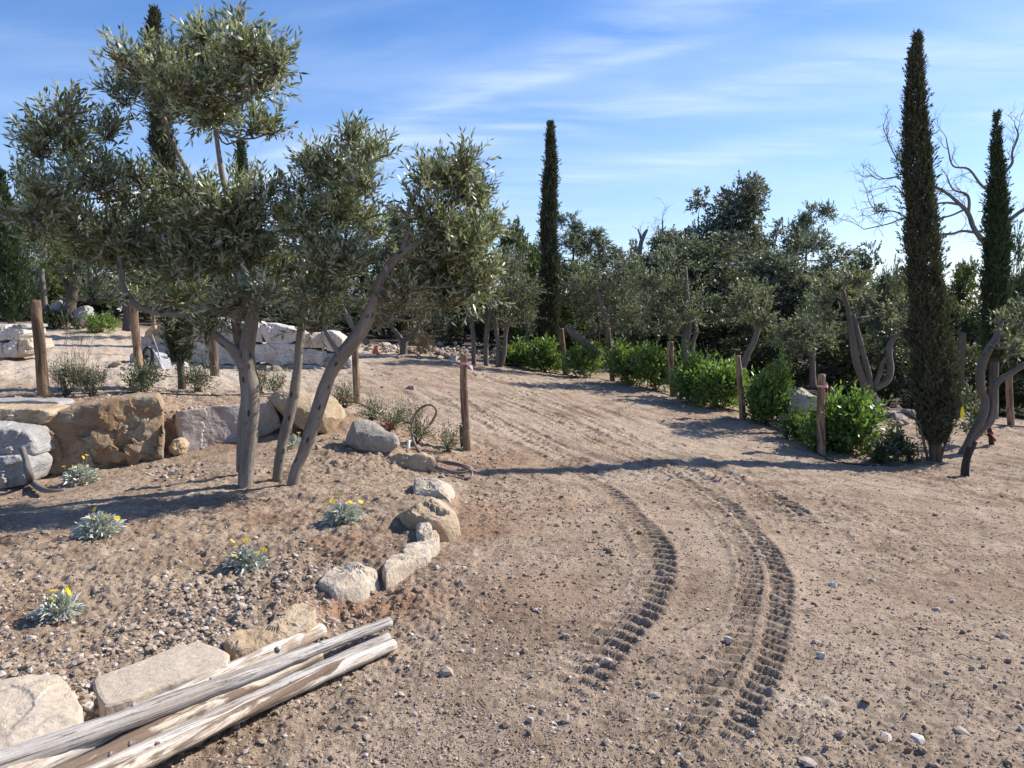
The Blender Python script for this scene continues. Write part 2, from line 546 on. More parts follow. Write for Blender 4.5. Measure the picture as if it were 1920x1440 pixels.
def wood_mat(name, cols, grain=60, bump=0.004, peel=None, knots=0.0, spec=0.2, cracks=0.0):
    """wood or bark with the grain along the limb"""
    m, nt, N, L, b = new_mat(name)
    at = n_attr(N, 'tuv', 'Vector')
    mp = N.new('ShaderNodeMapping'); mp.inputs['Scale'].default_value = (1.6, grain, grain)
    L.new(at, mp.inputs[0])
    g = n_noise(N, L, mp.outputs[0], 1.0, 6, 0.65, 0.4)
    n = len(cols)
    c = n_ramp(N, L, g, [(0.27 + 0.46 * i / (n - 1), q) for i, q in enumerate(cols)])
    mp2 = N.new('ShaderNodeMapping'); mp2.inputs['Scale'].default_value = (2.2, 12, 12)
    L.new(at, mp2.inputs[0])
    p = n_noise(N, L, mp2.outputs[0], 1.0, 6, 0.6, 0.8)
    if peel:
        c = n_mix(N, L, n_map(N, L, p, 0.50, 0.55, 0, peel[1]), c, peel[0])
    if knots:
        vo = N.new('ShaderNodeTexVoronoi'); vo.inputs['Scale'].default_value = 1.0
        mp3 = N.new('ShaderNodeMapping'); mp3.inputs['Scale'].default_value = (9, 22, 22)
        L.new(at, mp3.inputs[0]); L.new(mp3.outputs[0], vo.inputs['Vector'])
        sc_ = N.new('ShaderNodeSeparateColor'); L.new(vo.outputs['Color'], sc_.inputs[0])
        k = N.new('ShaderNodeMath'); k.operation = 'MULTIPLY'
        L.new(n_map(N, L, vo.outputs['Distance'], 0.34, 0.22), k.inputs[0]); L.new(n_map(N, L, sc_.outputs[0], 0.62, 0.66), k.inputs[1])
        c = n_mix(N, L, n_map(N, L, k.outputs[0], 0, 1, 0, knots), c, (0.045, 0.038, 0.03))
    if cracks:
        mp4 = N.new('ShaderNodeMapping'); mp4.inputs['Scale'].default_value = (1.1, 55, 55)
        L.new(at, mp4.inputs[0])
        q = n_noise(N, L, mp4.outputs[0], 1.0, 5, 0.6, 0.6)
        s1 = N.new('ShaderNodeMath'); s1.operation = 'SUBTRACT'; s1.inputs[1].default_value = 0.5; L.new(q, s1.inputs[0])
        s2 = N.new('ShaderNodeMath'); s2.operation = 'ABSOLUTE'; L.new(s1.outputs[0], s2.inputs[0])
        c = n_mix(N, L, n_map(N, L, s2.outputs[0], 0.004, 0.022, cracks, 0), c, (0.075, 0.055, 0.042))
    f = n_noise(N, L, N.new('ShaderNodeTexCoord').outputs['Object'], 70, 4, 0.7)
    c = n_mix(N, L, 0.5, c, n_ramp(N, L, f, [(0.3, (0.7, 0.7, 0.7)), (0.55, (1, 1, 1)), (0.75, (1.2, 1.2, 1.2))]), 'MULTIPLY')
    L.new(c, b.inputs['Base Color'])
    b.inputs['Roughness'].default_value = 0.85
    b.inputs['Specular IOR Level'].default_value = spec
    n1 = n_bump(N, L, g, 0.9, bump)
    n2 = n_bump(N, L, p, 0.7, bump * 1.5, n1)
    L.new(n2, b.inputs['Normal'])
    return m


def leaf_mat(name, top, under, trans=0.25, var=0.35, rough=0.5, spec=0.35, objvar=0.0, yellow=0.0):
    m, nt, N, L, b = new_mat(name)
    tone = n_attr(N, 'tone')
    lo = tuple(q * (1 - var) for q in top); hi = tuple(q * (1 + var) for q in top)
    c = n_ramp(N, L, tone, [(0.05, lo), (0.5, top), (0.92, hi)])
    if yellow:
        c = n_mix(N, L, n_map(N, L, tone, 0.985, 0.99, 0, yellow), c, (0.42, 0.20, 0.03))
    geo = N.new('ShaderNodeNewGeometry')
    lo2 = tuple(q * (1 - var * .6) for q in under); hi2 = tuple(q * (1 + var * .6) for q in under)
    u = n_ramp(N, L, tone, [(0.05, lo2), (0.95, hi2)])
    c = n_mix(N, L, geo.outputs['Backfacing'], c, u)
    if objvar:
        hs = N.new('ShaderNodeHueSaturation')
        r = n_rand(N)
        L.new(n_map(N, L, r, 0, 1, 0.5 - 0.035 * objvar, 0.5 + 0.035 * objvar), hs.inputs['Hue'])
        mu = N.new('ShaderNodeMath'); mu.operation = 'FRACT'
        m2 = N.new('ShaderNodeMath'); m2.operation = 'MULTIPLY'; m2.inputs[1].default_value = 7.31
        L.new(r, m2.inputs[0]); L.new(m2.outputs[0], mu.inputs[0])
        L.new(n_map(N, L, mu.outputs[0], 0, 1, 1 - 0.3 * objvar, 1 + 0.3 * objvar), hs.inputs['Value'])
        L.new(c, hs.inputs['Color']); c = hs.outputs[0]
    L.new(c, b.inputs['Base Color'])
    b.inputs['Roughness'].default_value = rough
    b.inputs['Specular IOR Level'].default_value = spec
    tr = N.new('ShaderNodeBsdfTranslucent')
    L.new(n_mix(N, L, 1.0, c, (1.15, 1.25, 0.6), 'MULTIPLY'), tr.inputs['Color'])
    mx = N.new('ShaderNodeMixShader'); mx.inputs[0].default_value = trans
    out = N['Material Output']
    L.new(b.outputs[0], mx.inputs[1]); L.new(tr.outputs[0], mx.inputs[2]); L.new(mx.outputs[0], out.inputs['Surface'])
    return m


def plain_mat(name, col, rough=0.5, spec=0.4, noise=0.25, nscale=30):
    m, nt, N, L, b = new_mat(name)
    co = N.new('ShaderNodeTexCoord').outputs['Object']
    f = n_noise(N, L, co, nscale, 5, 0.65)
    c = n_mix(N, L, 1.0, col, n_ramp(N, L, f, [(0.3, (1 - noise,) * 3), (0.7, (1 + noise,) * 3)]), 'MULTIPLY')
    L.new(c, b.inputs['Base Color'])
    b.inputs['Roughness'].default_value = rough; b.inputs['Specular IOR Level'].default_value = spec
    L.new(n_bump(N, L, f, 0.3, 0.003), b.inputs['Normal'])
    return m


def pebble_mat(name, stops):
    m, nt, N, L, b = new_mat(name)
    c = n_ramp(N, L, n_attr(N, 'tone'), stops)
    co = N.new('ShaderNodeTexCoord').outputs['Object']
    f = n_noise(N, L, co, 90, 4, 0.7)
    c = n_mix(N, L, 0.7, c, n_ramp(N, L, f, [(0.3, (0.7, 0.68, 0.66)), (0.55, (1, 1, 1)), (0.75, (1.2, 1.2, 1.2))]), 'MULTIPLY')
    L.new(c, b.inputs['Base Color'])
    b.inputs['Roughness'].default_value = 0.92; b.inputs['Specular IOR Level'].default_value = 0.2
    L.new(n_bump(N, L, f, 0.6, 0.004), b.inputs['Normal'])
    return m


M = {}
M['soil'] = soil_mat()
M['gravel'] = pebble_mat('gravel', [(0.0, (0.25, 0.185, 0.13)), (0.4, (0.37, 0.29, 0.22)), (0.8, (0.46, 0.38, 0.31)), (0.95, (0.55, 0.48, 0.42)), (1.0, (0.66, 0.60, 0.53))])
M['clod'] = pebble_mat('clod', [(0.0, (0.22, 0.155, 0.10)), (0.5, (0.325, 0.245, 0.17)), (1.0, (0.42, 0.335, 0.245))])
M['rock_tan'] = rock_mat('rock_tan', [(0.30, 0.20, 0.115), (0.44, 0.33, 0.21), (0.52, 0.42, 0.30), (0.38, 0.22, 0.11)], 1.9, 0.022, (0.34, 0.185, 0.09), 0.7)
M['rock_rust'] = rock_mat('rock_rust', [(0.27, 0.245, 0.205), (0.42, 0.345, 0.25), (0.36, 0.225, 0.125), (0.36, 0.31, 0.24), (0.54, 0.45, 0.335)], 2.6, 0.03, (0.30, 0.16, 0.075), 0.7)
M['rock_lilac'] = rock_mat('rock_lilac', [(0.30, 0.245, 0.21), (0.42, 0.355, 0.32), (0.41, 0.38, 0.365), (0.36, 0.25, 0.185)], 1.7, 0.014, (0.36, 0.22, 0.14), 0.45)
M['rock_grey'] = rock_mat('rock_grey', [(0.25, 0.24, 0.235), (0.40, 0.385, 0.37), (0.48, 0.465, 0.45)], 2.6, 0.02, (0.28, 0.23, 0.18), 0.4)
M['rock_warm'] = rock_mat('rock_warm', [(0.28, 0.24, 0.195), (0.40, 0.355, 0.30), (0.49, 0.44, 0.375)], 2.4, 0.018, (0.34, 0.24, 0.16), 0.5)
M['rock_pale'] = rock_mat('rock_pale', [(0.38, 0.305, 0.22), (0.50, 0.415, 0.315), (0.56, 0.48, 0.385), (0.43, 0.305, 0.19)], 2.4, 0.016, (0.40, 0.26, 0.155), 0.5)
M['rock_flag'] = rock_mat('rock_flag', [(0.42, 0.34, 0.255), (0.50, 0.415, 0.32), (0.54, 0.455, 0.36)], 2.8, 0.006, (0.45, 0.36, 0.265), 0.4)
M['rock_white'] = rock_mat('rock_white', [(0.44, 0.39, 0.33), (0.58, 0.54, 0.49), (0.64, 0.60, 0.55)], 1.6, 0.03, (0.40, 0.29, 0.19), 0.45)
M['pole_grey'] = wood_mat('pole_grey', [(0.12, 0.10, 0.085), (0.40, 0.365, 0.33), (0.46, 0.43, 0.39), (0.62, 0.585, 0.545)], 42, 0.006, ((0.29, 0.235, 0.19), 0.5), cracks=0.9)
M['pole_pale'] = wood_mat('pole_pale', [(0.20, 0.145, 0.10), (0.58, 0.51, 0.43), (0.62, 0.56, 0.49), (0.76, 0.71, 0.64)], 40, 0.006, ((0.34, 0.245, 0.17), 0.75), cracks=0.8)
M['pole_bark'] = wood_mat('pole_bark', [(0.17, 0.11, 0.07), (0.52, 0.43, 0.33), (0.68, 0.61, 0.52)], 34, 0.008, ((0.15, 0.10, 0.068), 0.9), cracks=0.8)
M['post'] = wood_mat('post', [(0.15, 0.095, 0.062), (0.32, 0.215, 0.14), (0.44, 0.315, 0.21)], 38, 0.006, ((0.11, 0.065, 0.042), 0.8))
M['post_dark'] = wood_mat('post_dark', [(0.055, 0.038, 0.028), (0.11, 0.075, 0.052), (0.19, 0.135, 0.095)], 38, 0.007, ((0.30, 0.20, 0.125), 0.6))
M['olive_bark'] = wood_mat('olive_bark', [(0.15, 0.125, 0.10), (0.245, 0.208, 0.172), (0.33, 0.288, 0.242)], 14, 0.012, ((0.18, 0.148, 0.118), 0.65), knots=0.9)
M['olive_bark_shaded'] = wood_mat('olive_bark_shaded', [(0.10, 0.085, 0.07), (0.175, 0.15, 0.125), (0.25, 0.22, 0.185)], 14, 0.01, ((0.13, 0.108, 0.088), 0.6), knots=0.6)  # olive bark darkened in colour, in place of missing crown shade
M['dark_bark'] = wood_mat('dark_bark', [(0.06, 0.048, 0.038), (0.11, 0.09, 0.072), (0.17, 0.145, 0.12)], 22, 0.01)
M['dead_bark'] = wood_mat('dead_bark', [(0.10, 0.092, 0.085), (0.19, 0.175, 0.16), (0.26, 0.245, 0.23)], 22, 0.006)
M['olive_leaf'] = leaf_mat('olive_leaf', (0.128, 0.150, 0.060), (0.37, 0.38, 0.29), 0.28, 0.42, 0.38, 0.6, 0.0, 0.8)
M['olive_leaf_far'] = leaf_mat('olive_leaf_far', (0.100, 0.118, 0.058), (0.25, 0.265, 0.195), 0.28, 0.4, 0.5, 0.35, 0.7)
M['evergreen_leaf'] = leaf_mat('evergreen_leaf', (0.064, 0.082, 0.036), (0.125, 0.145, 0.08), 0.25, 0.45, 0.45, 0.35, 0.8)
M['grey_leaf'] = leaf_mat('grey_leaf', (0.098, 0.110, 0.074), (0.22, 0.235, 0.19), 0.25, 0.4, 0.5, 0.35, 0.5)
M['bright_leaf'] = leaf_mat('bright_leaf', (0.105, 0.14, 0.032), (0.12, 0.15, 0.05), 0.3, 0.4, 0.5, 0.3, 0.5)
M['cypress_leaf'] = leaf_mat('cypress_leaf', (0.066, 0.074, 0.044), (0.09, 0.094, 0.06), 0.15, 0.5, 0.65, 0.2)
M['cypress_green'] = leaf_mat('cypress_green', (0.046, 0.072, 0.034), (0.064, 0.088, 0.044), 0.15, 0.45, 0.65, 0.2)
M['hedge_leaf'] = leaf_mat('hedge_leaf', (0.118, 0.185, 0.045), (0.18, 0.25, 0.085), 0.42, 0.55, 0.4, 0.4, 0.3)
M['herb_leaf'] = leaf_mat('herb_leaf', (0.075, 0.10, 0.05), (0.12, 0.14, 0.085), 0.25, 0.45, 0.5, 0.3)
M['lavender_leaf'] = leaf_mat('lavender_leaf', (0.10, 0.115, 0.075), (0.15, 0.155, 0.11), 0.2, 0.4, 0.6, 0.2)
M['silver_leaf'] = leaf_mat('silver_leaf', (0.44, 0.455, 0.405), (0.55, 0.56, 0.50), 0.12, 0.3, 0.6, 0.25)
M['dry_twig'] = leaf_mat('dry_twig', (0.20, 0.165, 0.12), (0.22, 0.18, 0.13), 0.05, 0.4, 0.8, 0.1)
M['petal_yellow'] = leaf_mat('petal_yellow', (0.80, 0.60, 0.02), (0.75, 0.55, 0.03), 0.25, 0.12, 0.5, 0.2)
M['petal_red'] = leaf_mat('petal_red', (0.55, 0.045, 0.06), (0.55, 0.06, 0.08), 0.25, 0.3, 0.5, 0.2)
M['petal_pink'] = leaf_mat('petal_pink', (0.72, 0.52, 0.55), (0.72, 0.55, 0.58), 0.25, 0.25, 0.5, 0.2)
M['petal_orange'] = leaf_mat('petal_orange', (0.75, 0.15, 0.03), (0.75, 0.18, 0.04), 0.25, 0.2, 0.5, 0.2)
M['hose'] = plain_mat('hose', (0.19, 0.135, 0.105), 0.45, 0.4, 0.2, 12)
M['black_plastic'] = plain_mat('black_plastic', (0.022, 0.022, 0.023), 0.4, 0.4)
M['white_plastic'] = plain_mat('white_plastic', (0.7, 0.7, 0.68), 0.4, 0.4, 0.1)
M['tape_pink'] = plain_mat('tape_pink', (0.70, 0.36, 0.36), 0.45, 0.3, 0.25, 60)
M['tape_red'] = plain_mat('tape_red', (0.34, 0.08, 0.07), 0.6, 0.3, 0.35, 60)
M['orange_plastic'] = plain_mat('orange_plastic', (0.85, 0.10, 0.02), 0.4, 0.4, 0.15)
M['yellow_plastic'] = plain_mat('yellow_plastic', (0.85, 0.72, 0.02), 0.4, 0.4, 0.15)
M['red_plastic'] = plain_mat('red_plastic', (0.62, 0.13, 0.08), 0.5, 0.3, 0.2)
M['blue_plastic'] = plain_mat('blue_plastic', (0.05, 0.17, 0.42), 0.5, 0.3, 0.2)
M['aqua_plastic'] = plain_mat('aqua_plastic', (0.30, 0.62, 0.66), 0.5, 0.3, 0.2)
M['steel'] = plain_mat('steel', (0.33, 0.33, 0.34), 0.45, 0.5, 0.3)
M['burnt'] = plain_mat('burnt', (0.055, 0.04, 0.032), 0.8, 0.2, 0.4)


# ---------------------------------------------------------------- the ground
def track_path(pts):
    P = np.array([hit(u, v)[:2] for u, v in pts])
    P = catmull(P, 12)
    s = np.r_[0, np.cumsum(np.linalg.norm(np.diff(P, axis=0), axis=1))]
    ss = np.arange(0, s[-1], 0.03)
    return np.c_[np.interp(ss, s, P[:, 0]), np.interp(ss, s, P[:, 1])], ss


# centre lines, width, lug pitch, depth, (fade in, fade out) along the path
TRACKS = [
    ([(1000, 1360), (1040, 1325), (1085, 1285), (1150, 1205), (1205, 1140), (1232, 1075), (1222, 1020), (1185, 965), (1130, 920), (1060, 880), (985, 848), (910, 815), (850, 790)], 0.25, 0.108, 0.030, 1.0, 0),
    ([(1210, 1465), (1260, 1428), (1320, 1385), (1385, 1290), (1420, 1200), (1436, 1120), (1425, 1050), (1385, 985), (1325, 935), (1255, 893), (1170, 855), (1080, 815), (990, 775), (900, 740)], 0.33, 0.095, 0.036, 1.0, 1),
    ([(1500, 985), (1465, 950), (1410, 918), (1340, 888), (1270, 868)], 0.36, 0.14, 0.045, 1.0, 1),
    ([(1130, 1110), (1120, 1060), (1080, 990), (1010, 930), (950, 890)], 0.30, 0.12, 0.012, 0.4, 1),
    ([(1700, 1440), (1690, 1250), (1620, 1080), (1540, 980), (1440, 890), (1300, 830), (1150, 780), (1020, 735), (930, 705)], 0.34, 0.12, 0.012, 0.6, 1),
    ([(1900, 1300), (1890, 1150), (1830, 1020), (1700, 920), (1520, 840), (1330, 785), (1170, 745), (1030, 715)], 0.34, 0.12, 0.010, 0.5, 1),
    ([(1240, 850), (1130, 800), (1030, 757), (940, 722)], 0.32, 0.125, 0.045, 1.0, 1),
    ([(1330, 905), (1200, 852), (1080, 800), (985, 760), (915, 728)], 0.32, 0.125, 0.045, 1.0, 1),
    ([(1120, 880), (1020, 840), (940, 800), (880, 765), (840, 735)], 0.32, 0.125, 0.045, 1.0, 1),
    ([(1180, 790), (1080, 752), (1000, 722)], 0.3, 0.125, 0.045, 1.0, 0),
    ([(1050, 842), (960, 795), (890, 755)], 0.32, 0.125, 0.045, 1.0, 1),
]
TP = [(track_path(t[0]), t) for t in TRACKS]


def ground_detail(x, y, full=True):
    """clods, ruts and lug prints: height added to the smooth surface"""
    P = np.c_[x, y]
    g = np.interp(x, STEP[:, 0], STEP[:, 1])
    bedlike = ((x < -0.2 + 0.14 * (y - 5)) & (y < g)).astype(float)
    rough = np.clip(0.55 + 0.8 * fbm(P * 0.7, 3, 91), 0.15, 1.2)
    rough = rough + 0.35 * bedlike
    d = 0.020 * fbm(P * 1.3, 3, 3)
    n1 = fbm(P * 6.5, 4, 21)
    d += 0.027 * rough * n1
    n2 = fbm(P * 19, 3, 41)
    d += 0.022 * rough * np.maximum(n2, -0.25)
    n3 = fbm(P * 48, 3, 57)
    d += 0.012 * rough * n3
    # scraped streaks along the drive
    a = math.radians(118)
    q = np.c_[(x * math.cos(a) + y * math.sin(a)) * 0.8, (-x * math.sin(a) + y * math.cos(a)) * 5.5]
    dm = smooth(6, 9, y) * (1 - bedlike)
    d += 0.036 * dm * fbm(q, 4, 77)
    flat = np.ones(len(x))
    add = np.zeros(len(x))
    for (C, S), (pts, w, pitch, depth, strength, dual) in TP:
        lo, hi = C.min(0) - w, C.max(0) + w
        idx = np.nonzero((x > lo[0]) & (x < hi[0]) & (y > lo[1]) & (y < hi[1]))[0]
        if not len(idx): continue
        T = unit(np.gradient(C, axis=0))
        for k in range(0, len(idx), 20000):
            ii = idx[k:k + 20000]
            dx = x[ii, None] - C[None, ::3, 0]; dy = y[ii, None] - C[None, ::3, 1]
            j = np.argmin(dx * dx + dy * dy, 1) * 3
            rx, ry = x[ii] - C[j, 0], y[ii] - C[j, 1]
            s = S[j] + rx * T[j, 0] + ry * T[j, 1]
            t = -rx * T[j, 1] + ry * T[j, 0]
            wob = 0.02 * vnoise(np.c_[s * 3, s * 0 + w], 5)
            t = t + wob
            near = np.hypot(rx, ry) < w * 0.75
            side = np.where(t > 0, 0.5, 0.0) if dual else 0.0
            fade = np.clip(1.2 + 0.75 * vnoise(np.c_[s * 1.3, t * 3 + 10 * w], 8), 0, 1) * strength
            ends = smooth(0, 0.6, s + .25 * vnoise(np.c_[s * 6, t * 8], 12)) * smooth(0, 0.8, S[-1] - s)
            ph = s / pitch + side + np.abs(t) * 1.1 / pitch * 0.35
            saw = ph - np.floor(ph)
            bar = smooth(0.0, 0.14, saw) * (1 - smooth(0.30, 0.52, saw))      # crumbly ridge left between lugs
            inside = 1 - smooth(w * 0.5 - 0.025, w * 0.5 + 0.01, np.abs(t))
            mid = 1 - smooth(0.012, 0.035, np.abs(t)) if dual else 0.0
            crumb = 1 + 0.30 * vnoise(np.c_[s * 26, t * 26], 4)
            berm = np.exp(-((np.abs(t) - w * 0.53) / 0.035) ** 2) * (0.5 + 0.5 * vnoise(np.c_[s * 5, t * 3], 9))
            h = inside * (depth * (np.maximum(bar, mid * 0.9) * crumb - 0.40)) + berm * depth * 0.8
            h = np.where(near, h * fade * ends * (.55 + .45 * smooth(3.0, 4.3, np.hypot(x[ii], y[ii]))), 0)
            add[ii] += h
            flat[ii] = np.minimum(flat[ii], np.where(near, 1 - 0.6 * inside * fade * ends, 1))
    return d * flat + add


def blob(x, y, u, v, r, stretch=1.0):
    p = hit(u, v)
    return np.exp(-(((x - p[0]) / (r * stretch)) ** 2 + ((y - p[1]) / r) ** 2))


def build_ground():
    rad = np.concatenate([[0.4, 0.9, 1.4, 1.9], 1 / np.linspace(1 / 2.25, 1 / 3.1, 75)[:-1], np.arange(3.1, 8.8, .0138), np.arange(8.8, 13.6, .03), 1 / np.linspace(1 / 13.63, 1 / 26.0, 100), np.geomspace(27, 700, 34)])
    fine = np.linspace(-43, 43, 780)
    coarse = np.linspace(43, 317, 46)[1:-1]
    ang = np.radians(np.concatenate([fine, coarse]))
    nr, na = len(rad), len(ang)
    R, A = np.meshgrid(rad, ang, indexing='ij')
    x = (R * np.sin(A)).ravel(); y = (R * np.cos(A)).ravel()
    z = H(x, y)
    sel = (np.hypot(x, y) < 40) & (y > 0.5)
    dz = np.zeros(len(x))
    dz[sel] = ground_detail(x[sel], y[sel])
    dz *= 1 - smooth(22, 40, np.hypot(x, y)) * 0.7
    V = np.c_[x, y, z + dz]
    V = np.vstack([V, [0, 0, h1(0, 0)]])
    i = np.arange(nr - 1)[:, None] * na; j = np.arange(na)[None]; j2 = (j + 1) % na
    quads = np.stack([i + j, i + na + j, i + na + j2, i + j2], -1).reshape(-1, 4)
    c = nr * na
    tris = np.stack([np.full(na, c), np.arange(na), (np.arange(na) + 1) % na], -1)
    me = make_mesh('ground', V, quads, tris, M['soil'], True)
    X, Y = V[:, 0], V[:, 1]
    P = np.c_[X, Y]
    n = fbm(P * 1.7, 4, 8)
    red = np.zeros(len(X))
    for u, v, r, a in ((960, 950, .55, .9), (900, 1000, .45, .6), (650, 1135, .22, .8), (740, 1130, .25, .7), (900, 860, .6, .7), (780, 850, .6, .6),
                       (1080, 960, .5, .45), (420, 765, .55, .8), (250, 750, .55, .7), (560, 775, .5, .6), (700, 800, .5, .7), (500, 970, .4, .35),
                       (30, 1000, .5, .4), (20, 1140, .4, .3), (1560, 860, .6, .55), (1690, 880, .7, .6), (1480, 810, .7, .5), (1000, 1120, .4, .3), (640, 1020, .4, .35)):
        red = np.maximum(red, a * blob(X, Y, u, v, r, 1.25))
    red = np.clip(red * .75 * (0.75 + 1.3 * n) + 0.10 * np.clip(fbm(P * 0.9, 3, 44) * 2, 0, 1), 0, 0.95)
    pale = np.zeros(len(X))
    for u, v, r, a in ((1500, 1320, .13, .75), (1240, 895, .5, .45), (1330, 1000, .35, .3), (1000, 800, 1.2, .30), (1250, 820, 1.2, .22)):
        pale = np.maximum(pale, a * blob(X, Y, u, v, r, 1.5))
    road = smooth(-2.6, -4.6, X - 0.05 * (Y - 12)) * smooth(10.2, 12.0, Y) * (1 - smooth(22, 27, Y))
    pale = np.clip(np.maximum(pale, road * 0.9) * (0.85 + 0.5 * n) + 0.12 * np.clip(fbm(P * 0.6, 3, 62) * 2, 0, 1), 0, 1)
    # leaf litter under the wood
    edge = np.interp(X, [-30, -14, -8, -4, 0, 1.5, 4, 5.6, 7.5, 30], [24.5, 26, 25.5, 22.5, 20.8, 21, 18.5, 15.6, 15.8, 17])
    litter = smooth(-0.2, 1.6, Y - edge + n * 1.2)
    for nm, arr in (('red', red), ('pale', pale), ('litter', litter)):
        a = me.attributes.new(nm, 'FLOAT', 'POINT'); a.data.foreach_set('value', arr.astype(np.float32))
    o = obj('ground', me)
    tag(o, 'brown stony earth of the drive, planting bed and terrace', None, None, 'structure')
    return o


build_ground()


# ---------------------------------------------------------------- stones
def slab(outline, ext, seed=0, rough=0.02, dome=0.0, N_=72, round_=0.05, jitter=0.02, front_rings=9, taper=0.92, facets=0.0, chip=0.0):
    """a rough stone: its visible outline in 3-D, carried back along ext"""
    O = np.asarray(outline, float)
    ext = np.asarray(ext, float)
    O = np.vstack([O, O[:1]])
    s = np.r_[0, np.cumsum(np.linalg.norm(np.diff(O, axis=0), axis=1))]
    tt = np.linspace(0, s[-1], N_, endpoint=False)
    Q = np.stack([np.interp(tt, s, O[:, k]) for k in range(3)], 1)
    Q = 0.25 * np.roll(Q, 1, 0) + 0.5 * Q + 0.25 * np.roll(Q, -1, 0)
    c = Q.mean(0)
    Q = c + (Q - c) * 1.07
    nrm = np.zeros(3)
    for a, b in zip(Q - c, np.roll(Q - c, -1, 0)): nrm += np.cross(a, b)
    nrm = nrm / np.linalg.norm(nrm)
    size = np.linalg.norm(Q - c, axis=1).mean()
    flip = nrm @ ext > 0
    if flip: nrm = -nrm
    Q = Q + unit(Q - c) * (jitter * fbm(np.c_[tt * 6, tt * 0 + seed], 3, seed))[:, None]
    prof = [(q, 0.0, 1.0) for q in np.linspace(0.12, 0.93, front_rings)]
    L_ = np.linalg.norm(ext)
    rd = min(round_ / L_, 0.3)
    prof += [(0.975, rd * 0.25, 0.4), (1.0, rd, 0), (1.01, 0.3, 0), (1.0, 0.55, 0), (0.97, 0.8, 0), (taper * 0.95, 0.95, 0), (taper * 0.7, 1.0, 0), (0.3, 1.02, 0)]
    V = []
    for sc_, dp, fr in prof:
        V.append(c + (Q - c) * sc_ + ext * dp + nrm * (dome * (1 - sc_ ** 2) * fr))
    V = np.concatenate(V)
    V = np.vstack([V, c + nrm * dome, c + ext * 1.02])
    m = len(prof)
    i = np.arange(m - 1)[:, None] * N_; j = np.arange(N_)[None]; j2 = (j + 1) % N_
    quads = np.stack([i + j, i + j2, i + N_ + j2, i + N_ + j], -1).reshape(-1, 4)
    k = m * N_
    jj = np.arange(N_)
    tris = np.vstack([np.stack([np.full(N_, k), (jj + 1) % N_, jj], -1), np.stack([np.full(N_, k + 1), (m - 1) * N_ + jj, (m - 1) * N_ + (jj + 1) % N_], -1)])
    if flip:
        quads = quads[:, ::-1]; tris = tris[:, ::-1]
    f = 1.6 / max(size, 0.05)
    D = np.stack([fbm(V * f + 11 * q, 4, seed + q * 7, 0.55) for q in range(3)], 1)
    ridge = 0.5 - np.abs(fbm(V * f * 1.3 + 5, 3, seed + 71))
    V = V + D * rough * 1.3 + nrm * (ridge * rough)[:, None]
    if chip:
        # fractured faces: each patch is a little plane of its own
        rk = np.random.default_rng(seed + 5)
        K = 13
        S_ = V[rk.integers(0, len(V), K)]
        Wp = V + np.stack([fbm(V * f * 2.2 + 31 * q, 3, seed + 90 + q) for q in range(3)], 1) * size * .22
        dist = ((Wp[:, None] - S_[None]) ** 2).sum(-1)
        kk = dist.argmin(1)
        tilt = rk.normal(0, .22, (K, 3)); off = rk.normal(0, .25, K) * chip
        hh = np.einsum('ij,ij->i', tilt[kk], V - S_[kk]) + off[kk]
        hh = np.clip(hh, -1.2 * chip, 1.2 * chip)
        V = V + nrm * hh[:, None]
        S2_ = V[rk.integers(0, len(V), 60)]
        kk = ((Wp[:, None] - S2_[None]) ** 2).sum(-1).argmin(1)
        t2 = rk.normal(0, .25, (60, 3))
        V = V + nrm * np.clip(np.einsum('ij,ij->i', t2[kk], V - S2_[kk]), -.18 * chip, .18 * chip)[:, None]
    V = V + np.stack([fbm(V * f * 9 + 7 * q, 3, seed + 40 + q) for q in range(3)], 1) * rough * .28
    if facets:
        r_ = np.random.default_rng(seed)
        for _ in range(9):
            a = unit(r_.normal(size=3) + nrm * 0.5)
            e = (V - c) @ a
            lim = np.quantile(e, r_.uniform(0.80, 0.96))
            V = V - a * (np.maximum(e - lim, 0) * facets)[:, None]
    return V, quads, tris


def front_poly(pts, da, db, ua=None, ub=None):
    """pixels on an upright face whose depth runs from da at column ua to db at column ub"""
    us = [p[0] for p in pts]
    ua = min(us) if ua is None else ua; ub = max(us) if ub is None else ub
    return np.array([pix(u, v, da + (db - da) * (u - ua) / (ub - ua)) for u, v in pts])


def top_poly(pts, lift):
    """pixels on the top of a stone lying lift metres above the ground"""
    c = np.mean(np.array(pts), 0)
    h = hit(*c)
    z = h[2] + lift
    return np.array([on_plane(u, v, z) for u, v in pts])


def stone_obj(name, geo, mat, label=None, cat='boulder', group=None, parent=None):
    V, q, t = geo
    base = np.array([V[:, 0].mean(), V[:, 1].mean(), V[:, 2].min()])
    if parent is not None:
        base0 = np.array(parent.location)
        me = make_mesh(name, V - base0, q, t, mat, False)
        return obj(name, me, parent)
    me = make_mesh(name, V - base, q, t, mat, False)
    return tag(obj(name, me, None, base), label, cat, group)


BG = 'boulders edging the planting bed'
